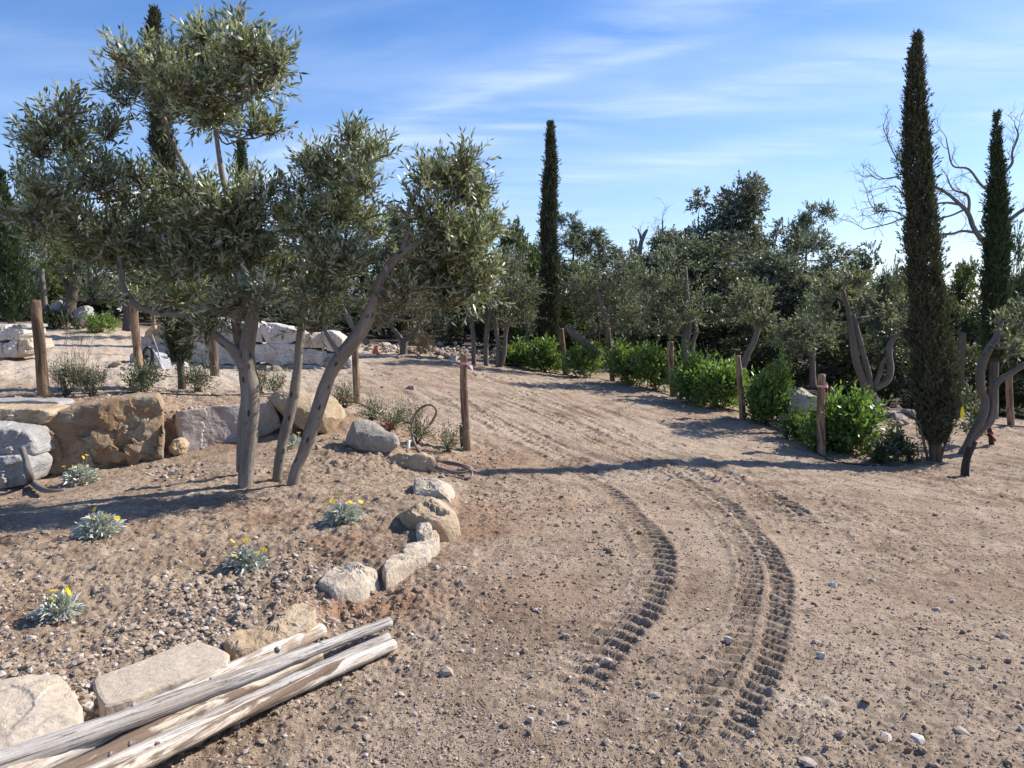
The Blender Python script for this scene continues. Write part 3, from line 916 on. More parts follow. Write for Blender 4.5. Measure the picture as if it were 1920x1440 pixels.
# the big boulders holding the terrace
stone_obj('boulder', slab(front_poly([(56, 835), (70, 806), (104, 776), (150, 768), (205, 757), (250, 750), (288, 749), (298, 772), (300, 815), (300, 858), (270, 866), (225, 874), (150, 900), (75, 912), (52, 895)], 8.15, 8.6), (-.3, .75, 0), 3, .020, .02, 200, .035, .02, 40, chip=.035),
          M['rock_rust'], 'largest rust and tan boulder of the terrace edge, broad mottled front', 'boulder', BG)
g1 = front_poly([(345, 772), (400, 764), (455, 758), (505, 755), (514, 778), (523, 800), (505, 812), (480, 820), (420, 840), (356, 856), (345, 830), (338, 798)], 8.85, 9.5)
stone_obj('boulder', slab(g1, pix(306, 780, 9.7) - pix(345, 772, 8.85) + np.array([0, .15, -.03]), 8, .010, .0, 150, .02, .012, 24, chip=.008),
          M['rock_lilac'], 'flat faced lilac grey boulder with rusty left side behind the thick olive trunk', 'boulder', BG)
stone_obj('boulder', slab(front_poly([(506, 746), (530, 734), (565, 738), (600, 741), (622, 752), (642, 768), (662, 792), (640, 806), (600, 818), (560, 820), (530, 800), (512, 775)], 9.5, 9.4), (-.12, .7, -.05), 14, .035, .20, 120, .08, .02, 20, facets=.8, chip=.014),
          M['rock_tan'], 'humped tan boulder behind the two thin leaning olive stems', 'boulder', BG)
stone_obj('boulder', slab(front_poly([(636, 806), (650, 792), (680, 788), (710, 797), (735, 815), (749, 838), (742, 856), (700, 860), (655, 842), (634, 828)], 9.0, 8.5), (-.08, .55, -.1), 19, .03, .15, 110, .08, .02, 18, facets=.7, chip=.014),
          M['rock_warm'], 'rounded pale grey boulder crossed by the thin shadow of the hose loop', 'boulder', BG)
stone_obj('boulder', slab(front_poly([(714, 870), (726, 856), (750, 850), (790, 850), (818, 862), (832, 880), (826, 900), (785, 902), (740, 890), (720, 884)], 8.5, 8.0), (-.02, .5, -.08), 23, .02, .10, 90, .07, .02, 14, facets=.5, chip=.012),
          M['rock_tan'], 'low tan boulder lying under the coiled hose', 'boulder', BG)
stone_obj('boulder', slab(top_poly([(764, 905), (780, 893), (815, 895), (845, 905), (856, 920), (853, 935), (815, 930), (775, 926)], .07), (0, .0, -.28), 27, .025, .04, 90, .05, .02, 14, facets=.5, chip=.010),
          M['rock_pale'], 'white and tan boulder with soil on top just below the hose coil', 'boulder', BG)
stone_obj('boulder', slab(top_poly([(742, 948), (770, 938), (820, 932), (850, 948), (853, 968), (835, 985), (800, 985), (770, 968)], .09), (.02, -.05, -.34), 31, .03, .05, 90, .06, .02, 14, facets=.6, chip=.010),
          M['rock_tan'], 'soil covered tan boulder with a crumbling pale nose, next to white boulder', 'boulder', BG)
stone_obj('boulder', slab(top_poly([(782, 988), (795, 978), (808, 984), (812, 998), (795, 1002), (783, 998)], .06), (0, 0, -.15), 35, .015, .02, 40, .04, .01, 5),
          M['rock_pale'], 'small rounded pinkish stone beside the long narrow white edging stone', 'boulder', BG)
stone_obj('boulder', slab(top_poly([(722, 1066), (730, 1050), (765, 1026), (780, 1024), (800, 1008), (818, 996), (822, 1008), (814, 1022), (795, 1038), (770, 1050), (742, 1064), (728, 1074)], .03), (0, 0, -.2), 38, .014, .01, 110, .02, .03, 12, chip=.006),
          M['rock_pale'], 'long narrow whitish edging stone, sharp and jagged', 'boulder', BG)
stone_obj('boulder', slab(top_poly([(590, 1092), (605, 1066), (650, 1056), (690, 1050), (712, 1062), (720, 1076), (705, 1092), (660, 1102), (620, 1104)], .02), (.02, -.05, -.30), 41, .02, .02, 120, .03, .025, 18, facets=.5, chip=.009),
          M['rock_pale'], 'chunky cream edging boulder with a rough undercut front', 'boulder', BG)
stone_obj('boulder', slab(top_poly([(426, 1198), (448, 1186), (500, 1168), (545, 1144), (570, 1126), (590, 1140), (592, 1152), (570, 1170), (530, 1186), (490, 1204), (450, 1216)], .05), (0, -.02, -.22), 45, .016, .01, 110, .03, .025, 14, chip=.006),
          M['rock_tan'], 'long tan edging stone lying above the tips of the poles', 'boulder', BG)
stone_obj('boulder', slab(top_poly([(186, 1268), (232, 1252), (300, 1225), (340, 1204), (350, 1212), (362, 1206), (400, 1212), (425, 1226), (420, 1246), (385, 1258), (340, 1272), (300, 1284), (255, 1304), (205, 1316), (192, 1300)], .045), (.0, -.02, -.25), 48, .004, .0, 150, .012, .014, 24),
          M['rock_flag'], 'flat smooth beige flagstone beside the fallen poles', 'boulder', BG)
stone_obj('boulder', slab(top_poly([(-90, 1330), (-40, 1290), (40, 1272), (105, 1265), (128, 1290), (146, 1328), (150, 1362), (100, 1400), (20, 1440), (-60, 1480), (-150, 1450)], .06), (-.05, -.02, -.4), 53, .010, .04, 130, .05, .02, 24, chip=.003),
          M['rock_flag'], 'big sloping beige boulder in the corner nearest the viewer', 'boulder', BG)
stone_obj('boulder', slab(front_poly([(320, 850), (318, 836), (326, 826), (338, 826), (344, 838), (340, 852), (328, 856)], 8.75, 8.75), (0, .2, 0), 55, .02, .06, 40, .04, .02, 6),
          M['rock_tan'], 'small round reddish stone in the notch between the two biggest boulders', 'boulder', BG)
# stack at the far left of the bed
stone_obj('boulder', slab(front_poly([(-90, 800), (-30, 800), (28, 806), (48, 812), (58, 832), (66, 850), (40, 862), (-20, 868), (-90, 872)], 7.7, 7.9), (0, .6, 0), 57, .022, .03, 100, .04, .02, 16, chip=.03),
          M['rock_grey'], 'white grey layered rock at the left end of the terrace edge', 'boulder', BG)
stone_obj('boulder', slab(front_poly([(-90, 862), (0, 862), (36, 858), (52, 872), (46, 905), (20, 916), (-90, 925)], 7.55, 7.75), (0, .5, 0), 61, .022, .03, 90, .04, .02, 14, chip=.025),
          M['rock_grey'], 'bluish grey shaded rock under the white layered rock', 'boulder', BG)
stone_obj('boulder', slab(front_poly([(-90, 768), (-20, 768), (50, 766), (86, 770), (92, 778), (80, 794), (0, 806), (-90, 806)], 8.0, 8.2), (0, .55, 0), 64, .015, .02, 90, .04, .015, 12, chip=.01),
          M['rock_tan'], 'rounded tan capping stone at the left edge above the white layered rock', 'boulder', BG)
stone_obj('boulder', slab(front_poly([(-90, 752), (0, 753), (60, 752), (104, 754), (108, 764), (84, 770), (0, 772), (-90, 772)], 8.45, 8.6), (0, .4, 0), 67, .01, .0, 70, .02, .01, 6),
          M['rock_grey'], 'thin flat grey slab on top of the tan capping stone', 'boulder', BG)

# dry walls in the distance: each stone a part
wall = empty('stone_wall', pix(450, 692, 17), 'low dry wall of white stone blocks behind the olive trunks', 'stone wall')
WS = [([(268, 645), (272, 622), (300, 604), (328, 602), (330, 638), (300, 642)], 'rock_tan'), ([(332, 638), (336, 610), (372, 604), (376, 640)], 'rock_pale'),
      ([(378, 640), (380, 606), (405, 598), (432, 602), (440, 628), (436, 642)], 'rock_white'), ([(442, 640), (446, 606), (476, 604), (488, 614), (490, 640)], 'rock_white'),
      ([(484, 612), (500, 607), (530, 611), (558, 620), (560, 634), (540, 643), (500, 642)], 'rock_white'), ([(564, 652), (564, 626), (600, 626), (612, 636), (608, 652)], 'rock_pale'),
      ([(264, 666), (266, 634), (322, 630), (324, 664)], 'rock_grey'), ([(326, 676), (328, 642), (374, 642), (378, 680)], 'rock_white'),
      ([(380, 684), (380, 644), (474, 644), (474, 682)], 'rock_white'), ([(476, 676), (476, 648), (520, 644), (556, 646), (558, 680), (520, 684)], 'rock_white'),
      ([(562, 682), (562, 656), (585, 654), (608, 660), (606, 684)], 'rock_white'), ([(610, 690), (610, 662), (640, 664), (660, 676), (660, 692)], 'rock_grey'),
      ([(240, 690), (244, 664), (262, 662), (270, 676), (268, 692)], 'rock_pale'), ([(270, 694), (274, 670), (310, 668), (318, 694)], 'rock_pale'),
      ([(320, 694), (322, 680), (372, 682), (372, 696)], 'rock_white'), ([(400, 696), (402, 686), (470, 684), (472, 696)], 'rock_white'),
      ([(474, 697), (476, 684), (530, 686), (534, 697)], 'rock_pale'), ([(536, 697), (538, 684), (606, 686), (608, 697)], 'rock_white'),
      ([(600, 632), (604, 620), (622, 622), (640, 634), (642, 660), (612, 658)], 'rock_white')]
for k, (pl, mt) in enumerate(WS):
    stone_obj('stone', slab(front_poly(pl, 16.6, 16.9, 240, 660), (0, .8, 0), 100 + k, .02, .03, 56, .05, .03, 9, chip=.03), M[mt], parent=wall)
wall2 = empty('stone_wall', pix(10, 680, 15.5), 'cream stone wall end at the left edge beside the pale track', 'stone wall')
for k, (pl, mt) in enumerate([([(-60, 640), (-60, 610), (8, 609), (14, 634), (-10, 642)], 'rock_white'), ([(16, 636), (14, 614), (40, 608), (47, 626), (34, 636)], 'rock_white'),
                              ([(24, 614), (26, 608), (46, 608), (48, 614)], 'rock_grey'), ([(-60, 676), (-60, 644), (0, 642), (4, 672)], 'rock_white'),
                              ([(6, 668), (4, 644), (30, 638), (34, 660), (24, 672)], 'rock_white'), ([(34, 660), (33, 640), (56, 634), (62, 652), (52, 662)], 'rock_pale'),
                              ([(-60, 690), (-60, 676), (4, 674), (6, 690)], 'rock_tan')]):
    stone_obj('stone', slab(front_poly(pl, 15.3, 15.6, -60, 62), (0, .8, 0), 140 + k, .02, .03, 56, .05, .03, 9, chip=.03), M[mt], parent=wall2)
stone_obj('boulder', slab(front_poly([(1472, 768), (1480, 742), (1505, 734), (1530, 744), (1540, 764), (1520, 780), (1485, 782)], 13.5, 13.2), (.1, .7, 0), 160, .05, .2, 60, .1, .02, 7),
          M['rock_pale'], 'pale weathered boulder half hidden in the hedge behind the ribboned post', 'boulder')
for k, (pl, lab) in enumerate((([(90, 588), (96, 566), (112, 564), (118, 588)], 'grey stone behind the old olive trunk at far left'),
                               ([(132, 606), (136, 580), (160, 574), (166, 604)], 'flat grey stone right of the old olive trunk at far left'),
                               ([(0, 596), (2, 580), (14, 578), (16, 596)], 'small tan stone at the foot of the leftmost cypress'))):
    stone_obj('boulder', slab(front_poly(pl, 24, 24), (0, .5, 0), 165 + k, .03, .1, 40, .06, .02, 5), M[['rock_grey', 'rock_grey', 'rock_tan'][k]], lab, 'boulder')


# pebbles: low stones of 8-12 corners
def pebble_protos(n, seed):
    r = np.random.default_rng(seed); out = []
    t = (1 + 5 ** .5) / 2
    I = np.array([(-1, t, 0), (1, t, 0), (-1, -t, 0), (1, -t, 0), (0, -1, t), (0, 1, t), (0, -1, -t), (0, 1, -t), (t, 0, -1), (t, 0, 1), (-t, 0, -1), (-t, 0, 1)]) / 1.9
    Fc = np.array([(0, 11, 5), (0, 5, 1), (0, 1, 7), (0, 7, 10), (0, 10, 11), (1, 5, 9), (5, 11, 4), (11, 10, 2), (10, 7, 6), (7, 1, 8), (3, 9, 4), (3, 4, 2), (3, 2, 6), (3, 6, 8), (3, 8, 9), (4, 9, 5), (2, 4, 11), (6, 2, 10), (8, 6, 7), (9, 8, 1)])
    for k in range(n):
        V = I * r.uniform(.65, 1.3, (12, 1)) * np.array([1, r.uniform(.6, 1), r.uniform(.4, .8)])
        out.append((V, Fc))
    return out


PEB = pebble_protos(14, 4)
CHIP = []
for _k in range(10):
    _r = np.random.default_rng(900 + _k)
    _V = np.array([(1, 0, 0), (-1, 0, 0), (0, 1, 0), (0, -1, 0), (0, 0, 1), (0, 0, -1)]) * _r.uniform(.6, 1.3, (6, 1)) * (1, _r.uniform(.5, .9), _r.uniform(.4, .8))
    CHIP.append((_V, np.array([(0, 2, 4), (2, 1, 4), (1, 3, 4), (3, 0, 4), (2, 0, 5), (1, 2, 5), (3, 1, 5), (0, 3, 5)])))


def detail_at(x, y):
    return ground_detail(np.asarray(x, float), np.asarray(y, float))


def scatter_stuff(name, pts, sizes, mat, label, seed, sink=0.25, tiny=False):
    r = np.random.default_rng(seed)
    mb = MB()
    x, y = pts[:, 0], pts[:, 1]
    z = H(x, y) + detail_at(x, y)
    n = len(pts)
    a = r.uniform(0, 6.28, n); c, s_ = np.cos(a), np.sin(a); tl = r.normal(0, .25, n); tn = r.uniform(size=n)
    lib = CHIP if tiny else PEB
    for q, (V, Fc) in enumerate(lib):
        k = np.arange(q, n, len(lib))
        W = V[None] * np.asarray(sizes)[k, None, None]
        W = np.stack([W[..., 0] * c[k, None] - W[..., 1] * s_[k, None] + x[k, None], W[..., 0] * s_[k, None] + W[..., 1] * c[k, None] + y[k, None],
                      W[..., 2] + W[..., 0] * tl[k, None] + (z[k] + np.asarray(sizes)[k] * (0.45 - sink))[:, None]], -1)
        f = (Fc[None] + (np.arange(len(k)) * len(V))[:, None, None]).reshape(-1, 3)
        mb.add(W.reshape(-1, 3), None, f, np.repeat(tn[k], len(V)))
    o = obj(name, mb.mesh(name, mat, (0, 0, 0), False))
    return tag(o, label, None, None, 'stuff')


def pts_screen(n, seed, v0=700, v1=1440, u0=-60, u1=1980):
    """points spread over the ground ahead, thicker near the viewer"""
    r = np.random.default_rng(seed)
    inv = r.uniform(1 / 17.0, 1 / 2.4, n * 2)
    d = 1 / inv
    a = r.uniform(-.74, .74, n * 2)
    P = np.c_[d * a, d]
    keep = r.uniform(size=n * 2) < np.clip(0.55 + 0.9 * fbm(P * 1.1, 3, seed), 0.08, 1)
    return P[keep][:n]


r_ = np.random.default_rng(77)
P1 = pts_screen(7500, 71)
S1 = np.clip(r_.lognormal(math.log(.0060), .5, len(P1)), .003, .022) * np.clip(0.75 + P1[:, 1] * .06, .9, 1.7)
# heaps of rounded gravel along the bed's stone edge
heaps = []
for u, v, su, sv, n in ((160, 1300, 30, 26, 170), (190, 1335, 34, 16, 150), (390, 1150, 60, 28, 330), (330, 1190, 60, 18, 200), (560, 1070, 50, 30, 220), (470, 1110, 80, 22, 200), (620, 1170, 25, 14, 70), (250, 1220, 50, 14, 90),
                        (60, 1250, 40, 14, 90), (20, 1120, 60, 60, 120), (330, 890, 40, 10, 60), (420, 778, 60, 8, 220), (240, 742, 120, 6, 120), (640, 830, 30, 12, 50)):
    for _ in range(n):
        p = hit(*(np.array([u, v]) + r_.normal(size=2) * (su, sv)))
        heaps.append(p[:2])
P2 = np.array(heaps)
S2 = np.clip(r_.lognormal(math.log(.0125), .35, len(P2)), .006, .03) * np.where(P2[:, 1] > 7, 1.7, 1)
scatter_stuff('gravel', np.vstack([P1, P2]), np.r_[S1, S2], M['gravel'], 'scattered pale gravel and chips over the earth', 3)
P3 = pts_screen(5000, 72)
rough_spots = []
for u, v, su, sv, n in ((960, 940, 60, 22, 320), (890, 870, 40, 14, 160), (1080, 960, 50, 16, 120), (700, 870, 50, 14, 120), (640, 1150, 60, 16, 90), (1000, 1100, 60, 30, 120), (1140, 1040, 40, 20, 80), (30, 1060, 60, 50, 160), (400, 920, 120, 20, 160), (1600, 870, 80, 12, 120), (1560, 820, 90, 10, 90)):
    for _ in range(n):
        rough_spots.append(hit(*(np.array([u, v]) + r_.normal(size=2) * (su, sv)))[:2])
P3 = np.vstack([P3, rough_spots])
g_ = np.interp(P3[:, 0], STEP[:, 0], STEP[:, 1])
S3 = np.clip(r_.lognormal(math.log(.0068), .5, len(P3)), .003, .022) * np.where(np.arange(len(P3)) < 5000, 1, 1.35) * np.clip(0.75 + P3[:, 1] * .06, .9, 1.7)
scatter_stuff('earth_clods', P3, S3, M['clod'], 'crumbled brown clods of dug earth', 5, 0.3)
P4 = pts_screen(26000, 73)
S4 = np.clip(r_.lognormal(math.log(.0038), .4, len(P4)), .002, .011) * np.clip(0.75 + P4[:, 1] * .09, .9, 2.2)
scatter_stuff('stone_chips', P4, S4, M['gravel'], 'fine stone chips strewn over the earth', 9, .15, True)
P5 = pts_screen(16000, 74)
S5 = np.clip(r_.lognormal(math.log(.0045), .4, len(P5)), .002, .012) * np.clip(0.75 + P5[:, 1] * .09, .9, 2.2)
scatter_stuff('earth_crumbs', P5, S5, M['clod'], 'fine brown crumbs of earth', 10, .15, True)
# rubble heap at the end of the drive
rb = []
for u, v, su, sv, n in ((860, 662, 40, 6, 150), (790, 652, 60, 4, 70), (930, 672, 14, 5, 30), (730, 655, 40, 4, 60), (1670, 783, 26, 7, 60), (330, 690, 40, 5, 60), (270, 690, 30, 4, 40), (560, 692, 60, 3, 40)):
    for _ in range(n):
        rb.append(hit(*(np.array([u, v]) + r_.normal(size=2) * (su, sv)))[:2])
rb = np.array(rb)
scatter_stuff('rubble', rb, np.clip(r_.lognormal(math.log(.06), .45, len(rb)), .02, .17), M['gravel'], 'pale rubble stones heaped at the end of the drive and under trees', 7, .1)

# single loose stones one can point at
LG = 'loose stones on the drive'
LOOSE = [(837, 1268, .034), (1228, 1308, .026), (1060, 1192, .022), (1563, 1098, .03), (1636, 1088, .024), (1530, 1205, .026), (1540, 1232, .026), (1365, 1205, .03), (1515, 1428, .03),
         (1755, 1140, .026), (1720, 1385, .03), (1800, 1370, .03), (1660, 1385, .026), (1060, 1358, .024), (1140, 1245, .02), (1012, 1145, .018), (1430, 1050, .02), (1725, 1038, .02),
         (770, 730, .09), (796, 1120, .02), (60, 1205, .028), (150, 1232, .03), (1880, 1195, .03), (1258, 1000, .026), (950, 905, .025), (1577, 1380, .024)]
LP = np.array([hit(u, v) for u, v, s in LOOSE])
ld = detail_at(LP[:, 0], LP[:, 1])
LABELS = ['round beige stone lying alone below the pole tips', 'pale upright stone among churned clods left of the wider tyre track', 'brown stone left of the narrow tyre track near its lower end', 'flat tan stone casting a dark shadow right of the wider tyre track',
          'small dark edged stone just right of the flat tan stone', 'white pebble right of the lower end of the wider tyre track', 'white chip just below the white pebble by the wider track', 'pale stone lying inside the wider tyre track lugs', 'beige stone at the bottom edge of the drive, right of centre',
          'pale flake on the smooth right side of the drive', 'dark stone at the bottom right of the drive', 'light stone beside the dark stone at the bottom right', 'squarish dark stone between bottom edge and bottom right stones', 'dark cube like stone below the narrow tyre track', 'pale chip within the lower narrow tyre track',
          'small pale stone left of the narrow tyre track', 'tiny pale stone on the inner rim of the wider tyre track', 'white chip far out on the right side of the drive', 'fist sized white stone alone high on the drive left of ribboned post', 'tiny stone right of the cream edging boulder',
          'beige stone at the left edge below the nearest silver plant', 'pinkish stone in the bed left of the flagstone', 'pale stone at the right edge of the drive', 'light stone in the shadowless middle between the two tyre tracks', 'reddish stone in the churned soil just below the hose coil', 'pale stone in the bottom middle of the drive']
for k, (u, v, s) in enumerate(LOOSE):
    V, Fc = PEB[(k * 5) % len(PEB)]
    me = make_mesh('loose_stone', V * s * 1.1, None, Fc, M['gravel'], False, np.full(12, r_.uniform(.35, .95)))
    o = obj('loose_stone', me, None, (LP[k][0], LP[k][1], LP[k][2] + ld[k] + s * .25))
    o.rotation_euler = (r_.normal(0, .2), r_.normal(0, .2), r_.uniform(0, 6))
    tag(o, LABELS[k], 'stone', LG)


# ---------------------------------------------------------------- poles and posts
def tape(u0, v0, d, du, dv, mat, label):
    P = [pix(u0 + du * t + math.sin(t * 7) * abs(du) * .15, v0 + dv * t, d - .02 * t) for t in np.linspace(0, 1, 7)]
    return P


def pole(p0, p1, r0, r1, mat, label, seed, bend=0.017, group='fallen poles'):
    p0 = np.asarray(p0); p1 = np.asarray(p1)
    n = 26
    r = np.random.default_rng(seed)
    P = p0 + (p1 - p0) * np.linspace(0, 1, n)[:, None]
    t = np.linspace(0, 1, n)
    side = unit(np.cross(p1 - p0, [0, 0, 1]))
    P = P + side * (bend * np.sin(t * 3.1 * r.uniform(.8, 1.6) + r.uniform(0, 3)))[:, None]
    R = r0 + (r1 - r0) * t
    mb = MB()
    tube(mb, P, R, 20, 0.20, 8, seed, True, 3)
    # a few knots
    for _ in range(3):
        q = r.uniform(.1, .9); c = p0 + (p1 - p0) * q; a = r.uniform(-1.2, 1.2)
        dirv = side * math.sin(a) + np.array([0, 0, math.cos(a)])
        rr = r0 + (r1 - r0) * q
        tube(mb, np.array([c + dirv * rr * .6, c + dirv * rr * 1.02, c + dirv * rr * 1.12]), [rr * .38, rr * .3, rr * .16], 8, 0, 1, seed, True, 1)
    base = np.array([P[:, 0].mean(), P[:, 1].mean(), min(P[:, 2] - R)])
    return tag(obj('pole', mb.mesh('pole', mat, base), None, base), label, 'pole', group)


def onz(u, v, extra):
    h = hit(u, v)
    return on_plane(u, v, h[2] + extra)


def ext_pole(a, b, far, extra_a, extra_b, r_a, r_b, *rest, **kw):
    """a = tip pixel, b = a second pixel on the axis; the pole runs on past b to length far"""
    pa, pb = onz(*a, extra_a), onz(*b, extra_b)
    d = unit(pb - pa)
    end = pa + d * far
    end[2] = max(end[2], h1(end[0], end[1]) + r_b * .8)
    return pole(pa, end, r_a, r_b, *rest, **kw)


ext_pole((735, 1168), (330, 1312), 2.1, .05, .125, .024, .047, M['pole_grey'], 'long weathered grey pole lying on top of the others', 201)
ext_pole((607, 1183), (420, 1268), 2.0, .045, .075, .040, .042, M['pole_pale'], 'pale pole with a thick blunt end, farthest from the drive', 203)
ext_pole((600, 1232), (300, 1375), 2.2, .045, .055, .038, .050, M['pole_bark'], 'thick pole with brown peeling bark in the middle of the bundle', 205)
ext_pole((732, 1197), (420, 1343), 2.2, .032, .05, .026, .044, M['pole_grey'], 'thin grey pole second from the drive side of the bundle', 207)
ext_pole((683, 1230), (400, 1362), 1.5, .04, .08, .024, .034, M['pole_bark'], 'short brown streaked pole wedged between the two drive side poles', 209)
ext_pole((742, 1210), (500, 1322), 2.3, .028, .04, .028, .050, M['pole_pale'], 'whitish pole nearest the drive with a splintered tip', 211)


def post(bu, bv, tu, tv, d, wpx, mat, label, seed, group='round wooden fence posts', sides=14):
    h = pix(bu, bv, d)
    z0 = h1(h[0], h[1])
    base = np.array([h[0], h[1], min(z0, h[2]) - .02])
    top = pix(tu, tv, d)
    r = wpx / 2 / F * d
    n = 10
    P = base + (top - base) * np.linspace(0, 1, n)[:, None]
    rr = np.random.default_rng(seed)
    P = P + np.c_[np.sin(np.linspace(0, 3, n) * rr.uniform(.8, 1.5) + rr.uniform(0, 3)) * r * .22, np.zeros(n), np.zeros(n)]
    mb = MB()
    tube(mb, P, np.linspace(1.06, .94, n) * r, sides, .10, 7, seed, True, 3)
    return tag(obj('fence_post', mb.mesh('fence_post', mat, base), None, base), label, 'fence post', group)


post(80, 748, 68, 563, 9.7, 20, M['post_dark'], 'dark stripped wooden post at the left above the grey slab', 221)
post(260, 694, 252, 570, 13.6, 15, M['post'], 'tan wooden post leaning before the end of the stone wall', 222)
post(401, 706, 396, 580, 13, 16, M['post_dark'], 'dark wooden post between the cypress and the thick olive trunk', 223)
post(288, 604, 284, 545, 18.5, 9, M['post'], 'thin distant tan post behind the stone wall', 224)
post(668, 763, 666, 625, 11.8, 13, M['post'], 'smooth tan post between the leaning olive stem and the drive', 225)
post(874, 846, 870, 664, 9.7, 15, M['post'], 'tan post with fluttering ribbon at the bend of the drive', 226)
post(1060, 706, 1053, 616, 20.3, 11, M['post_dark'], 'small forked grey post at the far end of the hedge', 227)
post(1148, 718, 1141, 615, 18.2, 10, M['post_dark'], 'slim post before the first bright green bush', 228)
post(1263, 747, 1256, 640, 16, 12, M['post'], 'reddish bent post beside the orange tag', 229)
post(1392, 786, 1384, 667, 13.8, 12, M['post'], 'tan post before the willowy green bush', 230)
post(1540, 857, 1541, 702, 11.4, 15, M['post'], 'reddish post with a ribbon tied round it, nearest on the right', 231)
post(1895, 806, 1893, 700, 14, 12, M['post'], 'tan post at the right edge behind the bent olive stems', 232)
post(1800, 700, 1806, 624, 15.5, 14, M['dark_bark'], 'cut grey stump of a post behind the tall cypress', 233)
post(86, 592, 78, 504, 24, 11, M['dead_bark'], 'grey weathered distant post left of the old olive trunk', 234)


def ribbon(path, widths, mat, label, cat='ribbon'):
    P = np.asarray(path); n = len(P)
    mb = MB()
    T = unit(np.gradient(P, axis=0))
    S = unit(np.cross(T, np.array([0.2, 1, 0.1])))
    ph = np.linspace(0, 2.5, n)
    S = unit(S * np.cos(ph)[:, None] + np.array([0, 1, 0]) * np.sin(ph)[:, None] * .6)
    w = np.asarray(widths)[:, None] / 2
    th = np.array([0, 0.0012, 0])
    V = np.vstack([P + S * w + th, P - S * w + th, P - S * w - th, P + S * w - th])
    q = []
    for k in range(4):
        for i in range(n - 1):
            a, b = k * n, ((k + 1) % 4) * n
            q.append((a + i, a + i + 1, b + i + 1, b + i))
    mb.add(V, np.array(q))
    base = P[0]
    return tag(obj('ribbon', mb.mesh('ribbon', mat, base), None, base), label, cat)


def wrap(u, v, d, r, mat, label, h=.03):
    c = pix(u, v, d)
    mb = MB()
    t = np.linspace(0, 2 * math.pi, 17)
    ring = np.c_[np.cos(t) * r, np.sin(t) * r, np.sin(t * 2) * .004]
    V = np.vstack([c + ring * (1, 1, 1) + (0, 0, h / 2), c + ring - (0, 0, h / 2)])
    mb.add(V, np.array([(i, i + 1, 17 + i + 1, 17 + i) for i in range(16)]))
    return mb, c


def tied_tape(u, v, d, r, tail, mat, label):
    mb, c = wrap(u, v, d, r, mat, label)
    P = np.array([pix(a, b, d - .05) for a, b in tail])
    P = catmull(P, 4)
    n = len(P)
    w = np.interp(np.linspace(0, 1, n), [0, .3, .7, 1], [.015, .05, .06, .03])
    ph = np.linspace(0, 3, n)
    S = np.c_[np.cos(ph), np.sin(ph) * .8, np.zeros(n)]
    V = np.vstack([P + S * w[:, None] / 2, P - S * w[:, None] / 2])
    mb.add(V, np.array([(i, i + 1, n + i + 1, n + i) for i in range(n - 1)]))
    base = c
    return tag(obj('marking_tape', mb.mesh('marking_tape', mat, base), None, base), label, 'ribbon')


tied_tape(871, 681, 9.7, .058, [(878, 680), (884, 688), (888, 700), (893, 706)], M['tape_pink'], 'pink and white marking tape tied round the post at the bend')
tied_tape(1541, 724, 11.4, .066, [(1549, 716), (1552, 726), (1551, 740), (1546, 736)], M['tape_pink'], 'faded pink tape tied to the nearest right hand post')


# ---------------------------------------------------------------- trees
def twig_leaves(mb, P, D, L, k, ll, lw, r, spread=.75, droop=0.0, tonebase=None):
    n = len(P)
    t = np.linspace(.08, 1.0, k)[None, :] * np.ones((n, 1))
    pos = P[:, None] + D[:, None] * (t * L[:, None])[..., None]
    pos[..., 2] -= droop * (t * L[:, None]) ** 2
    ref = unit(r.normal(size=(n, 3)))
    a = unit(np.cross(D, ref)); b = np.cross(D, a)
    ph = r.uniform(0, 6.28, (n, 1)) + np.arange(k)[None] * (math.pi) + (np.arange(k)[None] // 2) * (math.pi / 2) + r.normal(0, .35, (n, k))
    side = a[:, None] * np.cos(ph)[..., None] + b[:, None] * np.sin(ph)[..., None]
    ld = unit(D[:, None] * (1.05 - t[..., None] * .0) + side * spread + r.normal(0, .22, (n, k, 3)))
    w = unit(np.cross(ld, r.normal(size=(n, k, 3)) + np.array([0, 0, .0])))
    lng = ll * r.uniform(.7, 1.2, (n, k, 1)); wd = lw * r.uniform(.75, 1.2, (n, k, 1))
    v0 = pos; v1 = pos + ld * lng * .48 + w * wd / 2; v2 = pos + ld * lng; v3 = pos + ld * lng * .48 - w * wd / 2
    V = np.stack([v0, v1, v2, v3], 2).reshape(-1, 3)
    m = n * k
    q = np.arange(m * 4).reshape(m, 4)
    tw = r.uniform(0, 1, (n, 1)) if tonebase is None else tonebase[:, None]
    tone = np.clip(tw * .55 + r.uniform(0, .45, (n, k)), 0, 1)
    mb.add(V, q, None, np.repeat(tone.ravel(), 4))


def clump_twigs(c, R, n, r, up=.45, out=.8, shell=2.4):
    q = unit(r.normal(size=(n, 3)))
    rad = r.uniform(size=(n, 1)) ** (1 / shell)
    # lumpy outline
    lump = 1 + .45 * fbm(q * 1.9 + c[None] * 3.1, 2, 5)[:, None]
    P = c + q * rad * R * lump
    D = unit(q * out + np.array([0, 0, up]) + r.normal(0, .45, (n, 3)))
    return P, D


